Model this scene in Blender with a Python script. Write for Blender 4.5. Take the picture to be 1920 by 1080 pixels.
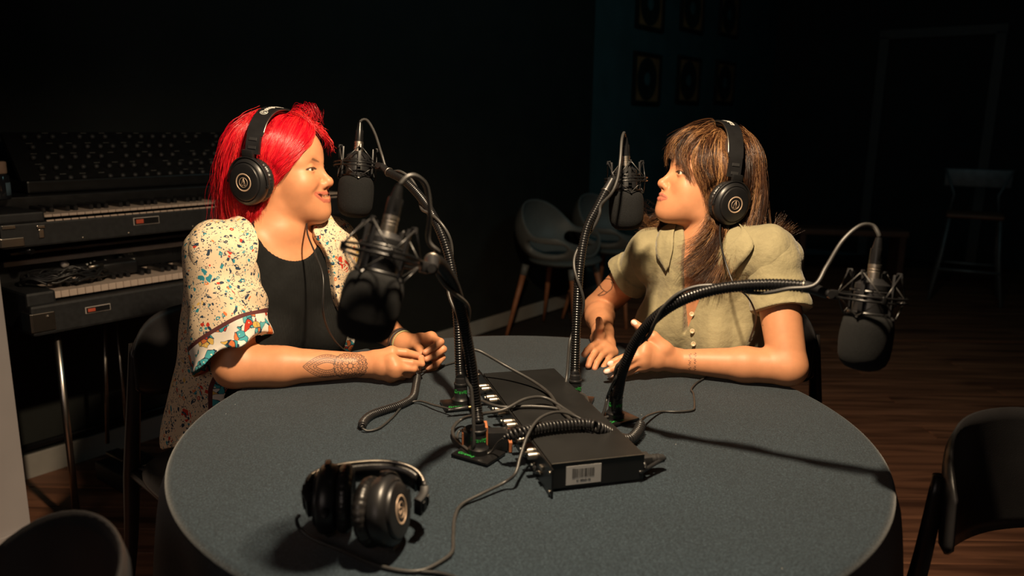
import bpy, bmesh, math, random
import numpy as np
from mathutils import Vector, Matrix

random.seed(4)
RNG = np.random.default_rng(7)
PI = math.pi
for _o in list(bpy.data.objects):
    bpy.data.objects.remove(_o)
scene = bpy.context.scene
COL = scene.collection

# ------------------------------------------------------------------ camera
FPX = 1450.0
PITCH, ROLL = math.radians(11.9), math.radians(0.8)
CAMZ = 1.2883
cam_data = bpy.data.cameras.new('camera')
cam = bpy.data.objects.new('camera', cam_data)
COL.objects.link(cam)
cam_data.sensor_width = 36.0
cam_data.lens = FPX / 1920 * 36
cam_data.clip_start = 0.05
cam.matrix_world = Matrix.Translation((0, 0, CAMZ)) @ Matrix.Rotation(PI / 2 - PITCH, 4, 'X') @ Matrix.Rotation(ROLL, 4, 'Z')
cam_data.dof.use_dof = True
cam_data.dof.focus_distance = 1.62
cam_data.dof.aperture_fstop = 3.2
scene.camera = cam

# ------------------------------------------------------------------ world, lamp, exposure
world = bpy.data.worlds.new('night_room')
scene.world = world
world.use_nodes = True
world.node_tree.nodes['Background'].inputs[0].default_value = (0.25, 0.55, 0.62, 1)
world.node_tree.nodes['Background'].inputs[1].default_value = 0.0022


def lamp(name, kind, loc, target, energy, color, **kw):
    d = bpy.data.lights.new(name, kind)
    d.energy = energy
    d.color = color
    for k_, v_ in kw.items():
        setattr(d, k_, v_)
    o = bpy.data.objects.new(name, d)
    COL.objects.link(o)
    o.location = loc
    o.rotation_euler = (Vector(target) - Vector(loc)).to_track_quat('-Z', 'Y').to_euler()
    return o


lamp('key_spot', 'SPOT', (0.06, 0.97, 1.97), (0.04, 1.42, 0.8), 158, (1.0, 0.76, 0.50),
     spot_size=math.radians(128), spot_blend=0.9, shadow_soft_size=0.035)
lamp('teal_wash', 'AREA', (2.0, 3.4, 2.75), (.9, 5.4, 1.0), 4.5, (0.45, 0.88, 0.9), size=0.8)
lamp('left_glow', 'AREA', (-0.9, -0.7, 1.75), (-1.15, 2.6, 0.75), 4.0, (1.0, 0.80, 0.68), size=0.9)

scene.view_settings.view_transform = 'Standard'
scene.view_settings.look = 'None'
scene.view_settings.exposure = 0.0
scene.view_settings.gamma = 1.0
scene.view_settings.use_curve_mapping = False
scene.cycles.use_denoising = True
scene.cycles.max_bounces = 6


# ------------------------------------------------------------------ geometry helpers
def at(px, py, D=None, z=None):
    """world point seen at a pixel of the 1920x1080 frame, by depth along the view axis or by height"""
    x, y = px - 960.0, -(py - 540.0)
    c, s = math.cos(ROLL), math.sin(ROLL)
    x, y = c * x - s * y, s * x + c * y
    c, s = math.cos(PITCH), math.sin(PITCH)
    v = np.array([x, c * FPX + s * y, -s * FPX + c * y])
    t = D / FPX if D is not None else (z - CAMZ) / v[2]
    return v * t + np.array([0, 0, CAMZ])


def unit(v):
    v = np.asarray(v, float)
    return v / (np.linalg.norm(v) + 1e-12)


def vf(v, f):
    return np.asarray(v, float).reshape(-1, 3), [tuple(q) for q in f]


def join(parts):
    V, F, o = [], [], 0
    for v, f in parts:
        V.append(np.asarray(v, float))
        F += [tuple(i + o for i in q) for q in f]
        o += len(v)
    return np.concatenate(V), F


def xf(m, p):
    """apply a 4x4 (numpy) to a (v, f) pair"""
    v, f = p
    return v @ m[:3, :3].T + m[:3, 3], f


def frame(o, z=None, x=None, y=None, s=1.0):
    """4x4 with origin o; axes given (z first, x as hint) or x,y,z all"""
    if z is not None and x is None:
        x = (1, 0, 0) if abs(unit(z)[0]) < .9 else (0, 1, 0)
    if z is not None:
        z = unit(z)
        x = unit(np.asarray(x, float) - np.dot(x, z) * z)
        y = np.cross(z, x)
    m = np.eye(4)
    m[:3, 0], m[:3, 1], m[:3, 2] = np.asarray(x) * s, np.asarray(y) * s, np.asarray(z) * s
    m[:3, 3] = o
    return m


def crv(pts, n=60, closed=False):
    """Catmull-Rom through pts, resampled by arc length"""
    P = np.array([np.asarray(p, float) for p in pts])
    m = len(P)
    Q = np.vstack([2 * P[0] - P[1], P, 2 * P[-1] - P[-2]]) if not closed else np.vstack([P[-1], P, P[0], P[1]])
    out = []
    segs = m - 1 if not closed else m
    for i in range(segs):
        a, b, c, d = Q[i], Q[i + 1], Q[i + 2], Q[i + 3]
        t = np.linspace(0, 1, 14, endpoint=False)[:, None]
        out.append(.5 * (2 * b + (c - a) * t + (2 * a - 5 * b + 4 * c - d) * t ** 2 + (3 * b - a - 3 * c + d) * t ** 3))
    out.append(P[-1:] if not closed else P[:1])
    C = np.vstack(out)
    L = np.r_[0, np.cumsum(np.linalg.norm(np.diff(C, axis=0), axis=1))]
    s = np.linspace(0, L[-1], n)
    return np.stack([np.interp(s, L, C[:, k]) for k in range(3)], 1)


def frames(C):
    T = np.gradient(C, axis=0)
    T /= np.linalg.norm(T, axis=1)[:, None] + 1e-12
    a = np.array([0, 0, 1.0]) if abs(T[0][2]) < .9 else np.array([1.0, 0, 0])
    N = np.zeros_like(C)
    N[0] = unit(a - T[0] * a.dot(T[0]))
    for i in range(1, len(C)):
        q = N[i - 1] - T[i] * N[i - 1].dot(T[i])
        N[i] = unit(q)
    return T, N, np.cross(T, N)


def tube(C, r, sides=8, cap=True, flat=None):
    C = np.asarray(C, float)
    n = len(C)
    r = np.broadcast_to(np.asarray(r, float), (n,))
    T, N, B = frames(C)
    a = np.arange(sides) * 2 * PI / sides
    ca, sa = np.cos(a), np.sin(a)
    if flat:
        sa = sa * flat
    V = C[:, None] + r[:, None, None] * (ca[None, :, None] * N[:, None] + sa[None, :, None] * B[:, None])
    V = V.reshape(-1, 3)
    F = []
    for i in range(n - 1):
        for j in range(sides):
            k = (j + 1) % sides
            F.append((i * sides + j, i * sides + k, (i + 1) * sides + k, (i + 1) * sides + j))
    if cap:
        F.append(tuple(range(sides - 1, -1, -1)))
        F.append(tuple((n - 1) * sides + j for j in range(sides)))
    return V, F


def lathe(prof, seg=32, m=None):
    prof = [(max(r, 1e-4), z) for r, z in prof]
    a = np.arange(seg) * 2 * PI / seg
    V = np.concatenate([np.stack([r * np.cos(a), r * np.sin(a), np.full(seg, z)], 1) for r, z in prof])
    F = []
    for i in range(len(prof) - 1):
        for j in range(seg):
            k = (j + 1) % seg
            F.append((i * seg + j, i * seg + k, (i + 1) * seg + k, (i + 1) * seg + j))
    F.append(tuple(range(seg - 1, -1, -1)))
    F.append(tuple((len(prof) - 1) * seg + j for j in range(seg)))
    p = (V, F)
    return xf(m, p) if m is not None else p


def torus(R, r, seg=40, sides=8, m=None, sx=1, sy=1, arc=(0, 2 * PI)):
    full = abs(arc[1] - arc[0] - 2 * PI) < 1e-6
    n = seg if full else seg + 1
    a = arc[0] + (arc[1] - arc[0]) * np.arange(n) / seg
    b = np.arange(sides) * 2 * PI / sides
    V = np.stack([((R + r * np.cos(b)[None]) * np.cos(a)[:, None]) * sx, ((R + r * np.cos(b)[None]) * np.sin(a)[:, None]) * sy,
                  np.broadcast_to(r * np.sin(b)[None], (n, sides))], 2).reshape(-1, 3)
    F = []
    for i in range(seg):
        i2 = (i + 1) % n
        for j in range(sides):
            k = (j + 1) % sides
            F.append((i * sides + j, i2 * sides + j, i2 * sides + k, i * sides + k))
    p = (V, F)
    return xf(m, p) if m is not None else p


def bbox(c, s, bev=0.0, m=None, seg=2):
    """bevelled box, centre c, full size s"""
    bm = bmesh.new()
    bmesh.ops.create_cube(bm, size=1)
    for v in bm.verts:
        v.co = Vector((v.co.x * s[0] + c[0], v.co.y * s[1] + c[1], v.co.z * s[2] + c[2]))
    if bev:
        bmesh.ops.bevel(bm, geom=list(bm.edges), offset=bev, segments=seg, profile=.6, affect='EDGES')
    bm.verts.index_update()
    V = np.array([v.co[:] for v in bm.verts])
    F = [tuple(v.index for v in f.verts) for f in bm.faces]
    bm.free()
    p = (V, F)
    return xf(m, p) if m is not None else p


def prism(poly, z0, z1, m=None):
    n = len(poly)
    V = np.array([(x, y, z0) for x, y in poly] + [(x, y, z1) for x, y in poly], float)
    F = [tuple(range(n - 1, -1, -1)), tuple(range(n, 2 * n))] + [(i, (i + 1) % n, n + (i + 1) % n, n + i) for i in range(n)]
    p = (V, F)
    return xf(m, p) if m is not None else p


OFF = {}


def thing(name, label, cat, loc=(0, 0, 0), group=None, world=False, kind=None):
    o = bpy.data.objects.new(name, None)
    COL.objects.link(o)
    o.empty_display_size = .05
    o.location = loc
    o['label'] = label
    o['category'] = cat
    if group:
        o['group'] = group
    if kind:
        o['kind'] = kind
    if world:
        OFF[o.name] = np.array(loc, float)
    return o


def tag(o, label, cat, group=None, kind=None):
    o['label'] = label
    o['category'] = cat
    if group:
        o['group'] = group
    if kind:
        o['kind'] = kind
    return o


def mk(name, p, mat, parent=None, smooth=True, loc=None, attrs=None, label=None, kind=None, sharp=None):
    v, f = p
    v = np.asarray(v, np.float32)
    if parent is not None and parent.name in OFF:
        v = v - OFF[parent.name].astype(np.float32)
    if loc is not None:
        v = v - np.asarray(loc, np.float32)
    me = bpy.data.meshes.new(name)
    if isinstance(f, np.ndarray):
        nf, k = f.shape
        me.vertices.add(len(v))
        me.vertices.foreach_set('co', v.ravel())
        me.loops.add(nf * k)
        me.loops.foreach_set('vertex_index', f.astype(np.int32).ravel())
        me.polygons.add(nf)
        me.polygons.foreach_set('loop_start', (np.arange(nf) * k).astype(np.int32))
        me.update(calc_edges=True)
    else:
        me.from_pydata(v.tolist(), [], f)
        me.update()
    me.polygons.foreach_set('use_smooth', np.full(len(me.polygons), smooth))
    if smooth and sharp:
        me.set_sharp_from_angle(angle=math.radians(sharp))
    if attrs:
        for an, val in attrs.items():
            if val.ndim == 2:
                a = me.color_attributes.new(an, 'FLOAT_COLOR', 'POINT')
                c4 = np.ones((len(val), 4), np.float32)
                c4[:, :3] = val
                a.data.foreach_set('color', c4.ravel())
            else:
                a = me.attributes.new(an, 'FLOAT', 'POINT')
                a.data.foreach_set('value', val.astype(np.float32))
    if mat is not None:
        me.materials.append(mat)
    o = bpy.data.objects.new(name, me)
    COL.objects.link(o)
    if parent is not None:
        o.parent = parent
        if parent.name in OFF:
            OFF[o.name] = OFF[parent.name]
    if loc is not None:
        o.location = loc
    if label:
        o['label'] = label
    if kind:
        o['kind'] = kind
    return o


def dup(root):
    r = root.copy()
    COL.objects.link(r)
    for ch in list(root.children):
        c = ch.copy()
        COL.objects.link(c)
        c.parent = r
        for g in ch.children:
            d = g.copy()
            COL.objects.link(d)
            d.parent = c
    return r


def text_geo(body, size, depth=0.0004):
    """flat lettering centred on the origin, in the xy plane"""
    cu = bpy.data.curves.new('txt', 'FONT')
    cu.body = body
    cu.size = size
    cu.extrude = depth
    cu.resolution_u = 3
    cu.align_x = 'CENTER'
    cu.align_y = 'CENTER'
    o = bpy.data.objects.new('txt', cu)
    COL.objects.link(o)
    dg = bpy.context.evaluated_depsgraph_get()
    me = bpy.data.meshes.new_from_object(o.evaluated_get(dg))
    V = np.array([v.co[:] for v in me.vertices]).reshape(-1, 3)
    F = [tuple(p.vertices) for p in me.polygons]
    bpy.data.objects.remove(o)
    bpy.data.curves.remove(cu)
    bpy.data.meshes.remove(me)
    return V, F


# ------------------------------------------------------------------ materials
def M(name, col, rough=.5, metal=0.0, bump=None, var=None, spec=.5, sheen=0.0, attr=None, sss=0.0, coat=0.0, emit=None):
    m = bpy.data.materials.new(name)
    m.use_nodes = True
    nt = m.node_tree
    b = nt.nodes['Principled BSDF']
    b.inputs['Base Color'].default_value = (*col, 1)
    b.inputs['Roughness'].default_value = rough
    b.inputs['Metallic'].default_value = metal
    b.inputs['Specular IOR Level'].default_value = spec
    b.inputs['Sheen Weight'].default_value = sheen
    b.inputs['Coat Weight'].default_value = coat
    if sss:
        b.inputs['Subsurface Weight'].default_value = sss
        b.inputs['Subsurface Radius'].default_value = (1.0, .35, .2)
        b.inputs['Subsurface Scale'].default_value = .006
    tc = nt.nodes.new('ShaderNodeTexCoord')
    last = None
    if attr:
        a = nt.nodes.new('ShaderNodeVertexColor')
        a.layer_name = attr
        last = a.outputs['Color']
    if var:
        n = nt.nodes.new('ShaderNodeTexNoise')
        n.inputs['Scale'].default_value = var[0]
        n.inputs['Detail'].default_value = 4
        nt.links.new(tc.outputs['Object'], n.inputs['Vector'])
        r = nt.nodes.new('ShaderNodeMapRange')
        r.inputs['From Min'].default_value = .3
        r.inputs['From Max'].default_value = .7
        r.inputs['To Min'].default_value = 1 - var[1]
        r.inputs['To Max'].default_value = 1 + var[1]
        nt.links.new(n.outputs['Fac'], r.inputs['Value'])
        mx = nt.nodes.new('ShaderNodeVectorMath')
        mx.operation = 'SCALE'
        if last is not None:
            nt.links.new(last, mx.inputs[0])
        else:
            mx.inputs[0].default_value = col
        nt.links.new(r.outputs[0], mx.inputs['Scale'])
        last = mx.outputs[0]
    if last is not None:
        nt.links.new(last, b.inputs['Base Color'])
    if bump:
        n = nt.nodes.new('ShaderNodeTexNoise')
        n.inputs['Scale'].default_value = bump[0]
        n.inputs['Detail'].default_value = 3
        nt.links.new(tc.outputs['Object'], n.inputs['Vector'])
        bp = nt.nodes.new('ShaderNodeBump')
        bp.inputs['Strength'].default_value = bump[1]
        bp.inputs['Distance'].default_value = bump[2] if len(bump) > 2 else .001
        nt.links.new(n.outputs['Fac'], bp.inputs['Height'])
        nt.links.new(bp.outputs['Normal'], b.inputs['Normal'])
    return m


def N_(nt, t, **kw):
    n = nt.nodes.new(t)
    for k_, v_ in kw.items():
        setattr(n, k_, v_)
    return n


BLK = M('black_plastic', (.011, .011, .012), .38, var=(40, .2))
BLKM = M('black_rubber', (.014, .014, .015), .6, var=(60, .2), bump=(300, .15))
CABLE = M('grey_cable_rubber', (.034, .033, .032), .42, var=(50, .15))
CABLEB = M('black_cable_rubber', (.016, .016, .017), .35, var=(50, .15))
METB = M('black_metal', (.014, .014, .015), .28, metal=.5, var=(30, .2))
CHROME = M('chrome_metal', (.55, .5, .45), .28, metal=1, var=(20, .1))
STEEL = M('satin_steel', (.42, .38, .33), .38, metal=1, var=(80, .12))
FOAM = M('black_foam', (.008, .0085, .009), .95, var=(900, .5), bump=(1100, .9, .0015), spec=.25)
PAD = M('black_leatherette_pad', (.016, .015, .015), .34, bump=(220, .35), var=(30, .2))
COPPER = M('copper_ring_print', (.60, .44, .32), .4, metal=.3, var=(60, .1))
WHITEP = M('white_print', (.75, .75, .70), .6, var=(60, .08))
GREENP = M('green_print', (.02, .32, .05), .6, var=(60, .1))

# ------------------------------------------------------------------ the setting
W0 = np.array([-1.482, 2.997, 0.0])
WU = unit([.598, .801, 0])
WN = unit([.801, -.598, 0])


def wl(s, o, z):
    return W0 + WU * s + WN * o + np.array([0, 0, z])


def wm(s, o, z, sc=1.0):
    """frame on the long wall: x along the wall, y out of the wall into the room, z up"""
    m = np.eye(4)
    m[:3, 0], m[:3, 1], m[:3, 2] = WU * sc, WN * sc, (0, 0, sc)
    m[:3, 3] = wl(s, o, z)
    return m


WALLB = M('black_wall_paint', (.012, .014, .012), .7, var=(6, .25), bump=(120, .2))
WALLT = M('teal_wall_paint', (.035, .085, .095), .8, var=(5, .15), bump=(120, .2))
WALLW = M('pale_wall_paint', (.40, .37, .37), .7, var=(5, .06), bump=(150, .1))
WALLD = M('dark_wall_paint', (.02, .024, .026), .8, var=(5, .2), bump=(120, .2))
SKIRT = M('pale_skirting_paint', (.36, .34, .31), .5, var=(8, .1))
CEIL = M('dark_ceiling_paint', (.02, .022, .022), .9, var=(5, .2))

wood = bpy.data.materials.new('walnut_floorboards')
wood.use_nodes = True
nt = wood.node_tree
b = nt.nodes['Principled BSDF']
tc = N_(nt, 'ShaderNodeTexCoord')
mp = N_(nt, 'ShaderNodeMapping')
mp.inputs['Scale'].default_value = (1.2, 14, 14)
inf = N_(nt, 'ShaderNodeObjectInfo')
ad = N_(nt, 'ShaderNodeVectorMath', operation='ADD')
nz = N_(nt, 'ShaderNodeTexNoise')
nz.inputs['Scale'].default_value = 1.6
nz.inputs['Detail'].default_value = 6
nz.inputs['Distortion'].default_value = .6
rp = N_(nt, 'ShaderNodeValToRGB')
rp.color_ramp.elements[0].position = .32
rp.color_ramp.elements[0].color = (.075, .030, .016, 1)
rp.color_ramp.elements[1].position = .72
rp.color_ramp.elements[1].color = (.30, .13, .07, 1)
nt.links.new(tc.outputs['Object'], mp.inputs[0])
nt.links.new(mp.outputs[0], ad.inputs[0])
sc_ = N_(nt, 'ShaderNodeVectorMath', operation='SCALE')
sc_.inputs[0].default_value = (37, 11, 5)
nt.links.new(inf.outputs['Random'], sc_.inputs['Scale'])
nt.links.new(sc_.outputs[0], ad.inputs[1])
nt.links.new(ad.outputs[0], nz.inputs['Vector'])
nt.links.new(nz.outputs['Fac'], rp.inputs[0])
nt.links.new(rp.outputs[0], b.inputs['Base Color'])
b.inputs['Roughness'].default_value = .5

floor = mk('floor', bbox((1.5, 3.4, -.06), (10, 9.4, .1)), M('dark_subfloor', (.02, .012, .008), .9, var=(8, .2)), smooth=False)
floor['kind'] = 'structure'
# boards run along the picture's left-right, one object each
bm_board = bbox((0, 0, 0), (1.78, .138, .012), .002, seg=1)
me0 = None
for j in range(38):
    y = -.6 + j * .14
    x0 = -2.9 + (j * .61) % 1.8
    for i in range(5):
        if y > 7.2 or len([o for o in floor.children]) > 290:
            continue
        cx = x0 + i * 1.785
        if cx > 5.5 or cx - .9 > .3 + y * .95:
            continue
        if me0 is None:
            o = mk('floorboard', bm_board, wood, floor, smooth=False)
            me0 = o.data
        else:
            o = bpy.data.objects.new('floorboard', me0)
            COL.objects.link(o)
            o.parent = floor
        o.location = (cx, y, -.005 + .0006 * ((i * 7 + j * 3) % 3))
far = mk('floor_beyond', bbox((3.2, 6.0, -.006), (5.6, 2.6, .008)), wood, smooth=False)
far['kind'] = 'structure'

for nm, s0, s1, mt in (('wall_left', -.75, 3.413, WALLB), ('wall_back', 3.413, 7.2, WALLT)):
    o = mk(nm, bbox(((s0 + s1) / 2, -.05, 1.45), (s1 - s0, .1, 2.9), m=wm(0, 0, 0)), mt, smooth=False)
    o['kind'] = 'structure'
    k = mk('baseboard_' + nm[5:], bbox(((s0 + s1) / 2, .007, .045), (s1 - s0, .014, .09), .003, m=wm(0, 0, 0)), SKIRT, smooth=False)
    k['kind'] = 'structure'
o = mk('wall_right', bbox((7.2 + .05, 2.5, 1.45), (.1, 5.2, 2.9), m=wm(0, 0, 0)), WALLD, smooth=False)
o['kind'] = 'structure'
o = mk('ceiling', bbox((1.5, 3.4, 2.95), (10, 9.4, .1)), CEIL, smooth=False)
o['kind'] = 'structure'
o = mk('trim_1', join([bbox((7.18, 1.1, 1.1), (.05, .09, 2.2), .004, m=wm(0, 0, 0)), bbox((7.18, 2.1, 1.1), (.05, .09, 2.2), .004, m=wm(0, 0, 0)),
                       bbox((7.18, 1.6, 2.22), (.05, 1.1, .09), .004, m=wm(0, 0, 0))]), M('grey_door_casing', (.10, .10, .10), .6, var=(8, .1)), smooth=False)
o['kind'] = 'structure'
# pale wall end at the left edge of the picture
o = mk('wall_end', bbox((-1.434 - .45, 2.12, 1.45), (.9, .08, 2.9), .003), WALLW, smooth=False)
o.data.transform(Matrix.Translation((-1.424, 2.106, 0)) @ Matrix.Rotation(math.radians(53), 4, 'Z') @ Matrix.Translation((1.434, -2.08, 0)))
o['kind'] = 'structure'
o.name = 'wall_front'
o = mk('baseboard_front', bbox((-1.434 - .44, 2.073, .05), (.88, .014, .1), .003), WALLW, smooth=False)
o.data.transform(Matrix.Translation((-1.424, 2.106, 0)) @ Matrix.Rotation(math.radians(53), 4, 'Z') @ Matrix.Translation((1.434, -2.08, 0)))
o['kind'] = 'structure'

# framed discs on the teal wall
FRM = M('black_picture_frame', (.014, .013, .012), .5, var=(20, .2))
MAT_O = M('rust_orange_print', (.28, .13, .05), .7, var=(14, .25))
DISC = M('dark_disc_print', (.02, .025, .022), .5, var=(14, .3))
TEALC = M('teal_label_print', (.05, .12, .13), .6, var=(14, .2))
fr_pos = [(4.22, 1.66), (5.0, 1.69), (5.82, 1.71), (4.22, 2.23), (5.0, 2.29), (5.82, 2.33)]
fr_lab = ['lower left framed disc print, nearest the black wall corner', 'middle framed disc print of the lower row on the teal wall',
          'right framed disc print of the lower row, faintest and farthest', 'upper left framed print cut by the top edge on teal wall',
          'middle framed print of the upper row on the teal wall', 'right framed print of the upper row, deep in shade']
for (s, z), lb in zip(fr_pos, fr_lab):
    t = thing('picture_frame', lb, 'picture', wl(s, 0, z), group='framed disc prints on the teal wall')
    m = frame((0, 0, 0), z=WN, x=WU)
    w, h = .46, .40
    mk('frame', join([bbox((0, h / 2 - .015, .013), (w, .03, .026), .003, m=m), bbox((0, -h / 2 + .015, .013), (w, .03, .026), .003, m=m),
                      bbox((w / 2 - .015, 0, .013), (.03, h - .06, .026), .003, m=m), bbox((-w / 2 + .015, 0, .013), (.03, h - .06, .026), .003, m=m)]), FRM, t, smooth=False)
    mk('print', bbox((0, 0, .006), (w - .05, h - .05, .01), m=m), MAT_O, t, smooth=False)
    mk('disc', lathe([(.165, .011), (.165, .0135), (.0, .0135)], 40, m=m), DISC, t, smooth=False)
    mk('disc_label', lathe([(.05, .0135), (.05, .0145), (.0, .0145)], 24, m=m), TEALC, t, smooth=False)


# ------------------------------------------------------------------ table under its cloth
TC = np.array([.032, 1.34, 0])
TR = .612
cloth_m = bpy.data.materials.new('charcoal_felt')
cloth_m.use_nodes = True
nt = cloth_m.node_tree
b = nt.nodes['Principled BSDF']
tc = N_(nt, 'ShaderNodeTexCoord')
n1 = N_(nt, 'ShaderNodeTexNoise')
n1.inputs['Scale'].default_value = 420
n1.inputs['Detail'].default_value = 3
n1.inputs['Roughness'].default_value = .75
n2 = N_(nt, 'ShaderNodeTexNoise')
n2.inputs['Scale'].default_value = 5
nt.links.new(tc.outputs['Object'], n1.inputs['Vector'])
nt.links.new(tc.outputs['Object'], n2.inputs['Vector'])
rp = N_(nt, 'ShaderNodeValToRGB')
e = rp.color_ramp.elements
e[0].position, e[0].color = .33, (.0028, .0072, .012, 1)
e[1].position, e[1].color = .72, (.044, .070, .092, 1)
q = e.new(.5)
q.color = (.0085, .0180, .027, 1)
nt.links.new(n1.outputs['Fac'], rp.inputs[0])
mx = N_(nt, 'ShaderNodeVectorMath', operation='SCALE')
mr = N_(nt, 'ShaderNodeMapRange')
mr.inputs['To Min'].default_value = .75
mr.inputs['To Max'].default_value = 1.25
nt.links.new(n2.outputs['Fac'], mr.inputs['Value'])
# small white lint flecks
vo = N_(nt, 'ShaderNodeTexVoronoi')
vo.inputs['Scale'].default_value = 55
nt.links.new(tc.outputs['Object'], vo.inputs['Vector'])
sep = N_(nt, 'ShaderNodeSeparateColor')
nt.links.new(vo.outputs['Color'], sep.inputs[0])
gt = N_(nt, 'ShaderNodeMath', operation='GREATER_THAN')
gt.inputs[1].default_value = .95
nt.links.new(sep.outputs[0], gt.inputs[0])
lt = N_(nt, 'ShaderNodeMath', operation='LESS_THAN')
lt.inputs[1].default_value = .05
nt.links.new(vo.outputs['Distance'], lt.inputs[0])
mu = N_(nt, 'ShaderNodeMath', operation='MULTIPLY')
nt.links.new(gt.outputs[0], mu.inputs[0])
nt.links.new(lt.outputs[0], mu.inputs[1])
mix = N_(nt, 'ShaderNodeMix', data_type='RGBA')
nt.links.new(mu.outputs[0], mix.inputs['Factor'])
nt.links.new(rp.outputs[0], mx.inputs[0])
nt.links.new(mr.outputs[0], mx.inputs['Scale'])
nt.links.new(mx.outputs[0], mix.inputs['A'])
mix.inputs['B'].default_value = (.35, .35, .33, 1)
nt.links.new(mix.outputs['Result'], b.inputs['Base Color'])
b.inputs['Roughness'].default_value = .95
b.inputs['Specular IOR Level'].default_value = .15
b.inputs['Sheen Weight'].default_value = .25
bp = N_(nt, 'ShaderNodeBump')
bp.inputs['Strength'].default_value = .5
bp.inputs['Distance'].default_value = .0012
nt.links.new(n1.outputs['Fac'], bp.inputs['Height'])
nt.links.new(bp.outputs['Normal'], b.inputs['Normal'])

tb = thing('round_table', 'round table hidden under the charcoal felt cloth', 'table', tuple(TC))
mk('tabletop', lathe([(TR - .01, .70), (TR - .006, .705), (TR - .006, .742), (TR - .01, .746)], 96), M('brown_table_wood', (.12, .06, .03), .5, var=(5, .2)), tb)
for a in (.8, 2.37, 3.94, 5.51):
    mk('leg', lathe([(.018, 0), (.024, .35), (.026, .70)], 14, m=frame((.42 * math.cos(a), .42 * math.sin(a), 0), z=(0, 0, 1))), BLK, tb)
nth = 288
th = np.arange(nth) * 2 * PI / nth
fold = .5 + .5 * np.sin(th * 9 + 1.4 * np.sin(th * 2 + .6)) * (0.6 + .4 * np.sin(th * 5 + 1))
fold2 = np.sin(th * 23 + 2 * np.sin(th * 3))
rings = []
for r in np.linspace(.02, TR - .012, 26):
    rings.append((np.full(nth, r), np.full(nth, .7499)))
for a in np.linspace(.15, PI / 2, 6):
    rings.append((np.full(nth, TR - .012 + .012 * math.sin(a)), np.full(nth, .7499 - .012 + .012 * math.cos(a))))
for t in np.linspace(.04, 1, 22):
    amp = .078 * t ** .55
    rings.append((TR + amp * fold + .006 * fold2 * t ** .5 + .012 * t, np.full(nth, .738 - .66 * t)))
V = np.concatenate([np.stack([r * np.cos(th), r * np.sin(th), z], 1) for r, z in rings])
F = []
for i in range(len(rings) - 1):
    for j in range(nth):
        k = (j + 1) % nth
        F.append((i * nth + j, i * nth + k, (i + 1) * nth + k, (i + 1) * nth + j)[::-1])
F.append(tuple(range(nth)))
V[:, 2] += .003
tcl = mk('tablecloth', (V, F), cloth_m)
tcl.location = tuple(TC)
tag(tcl, 'charcoal felt cloth draped over the round table', 'tablecloth')
TZ = .7532   # height of the cloth's top

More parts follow.
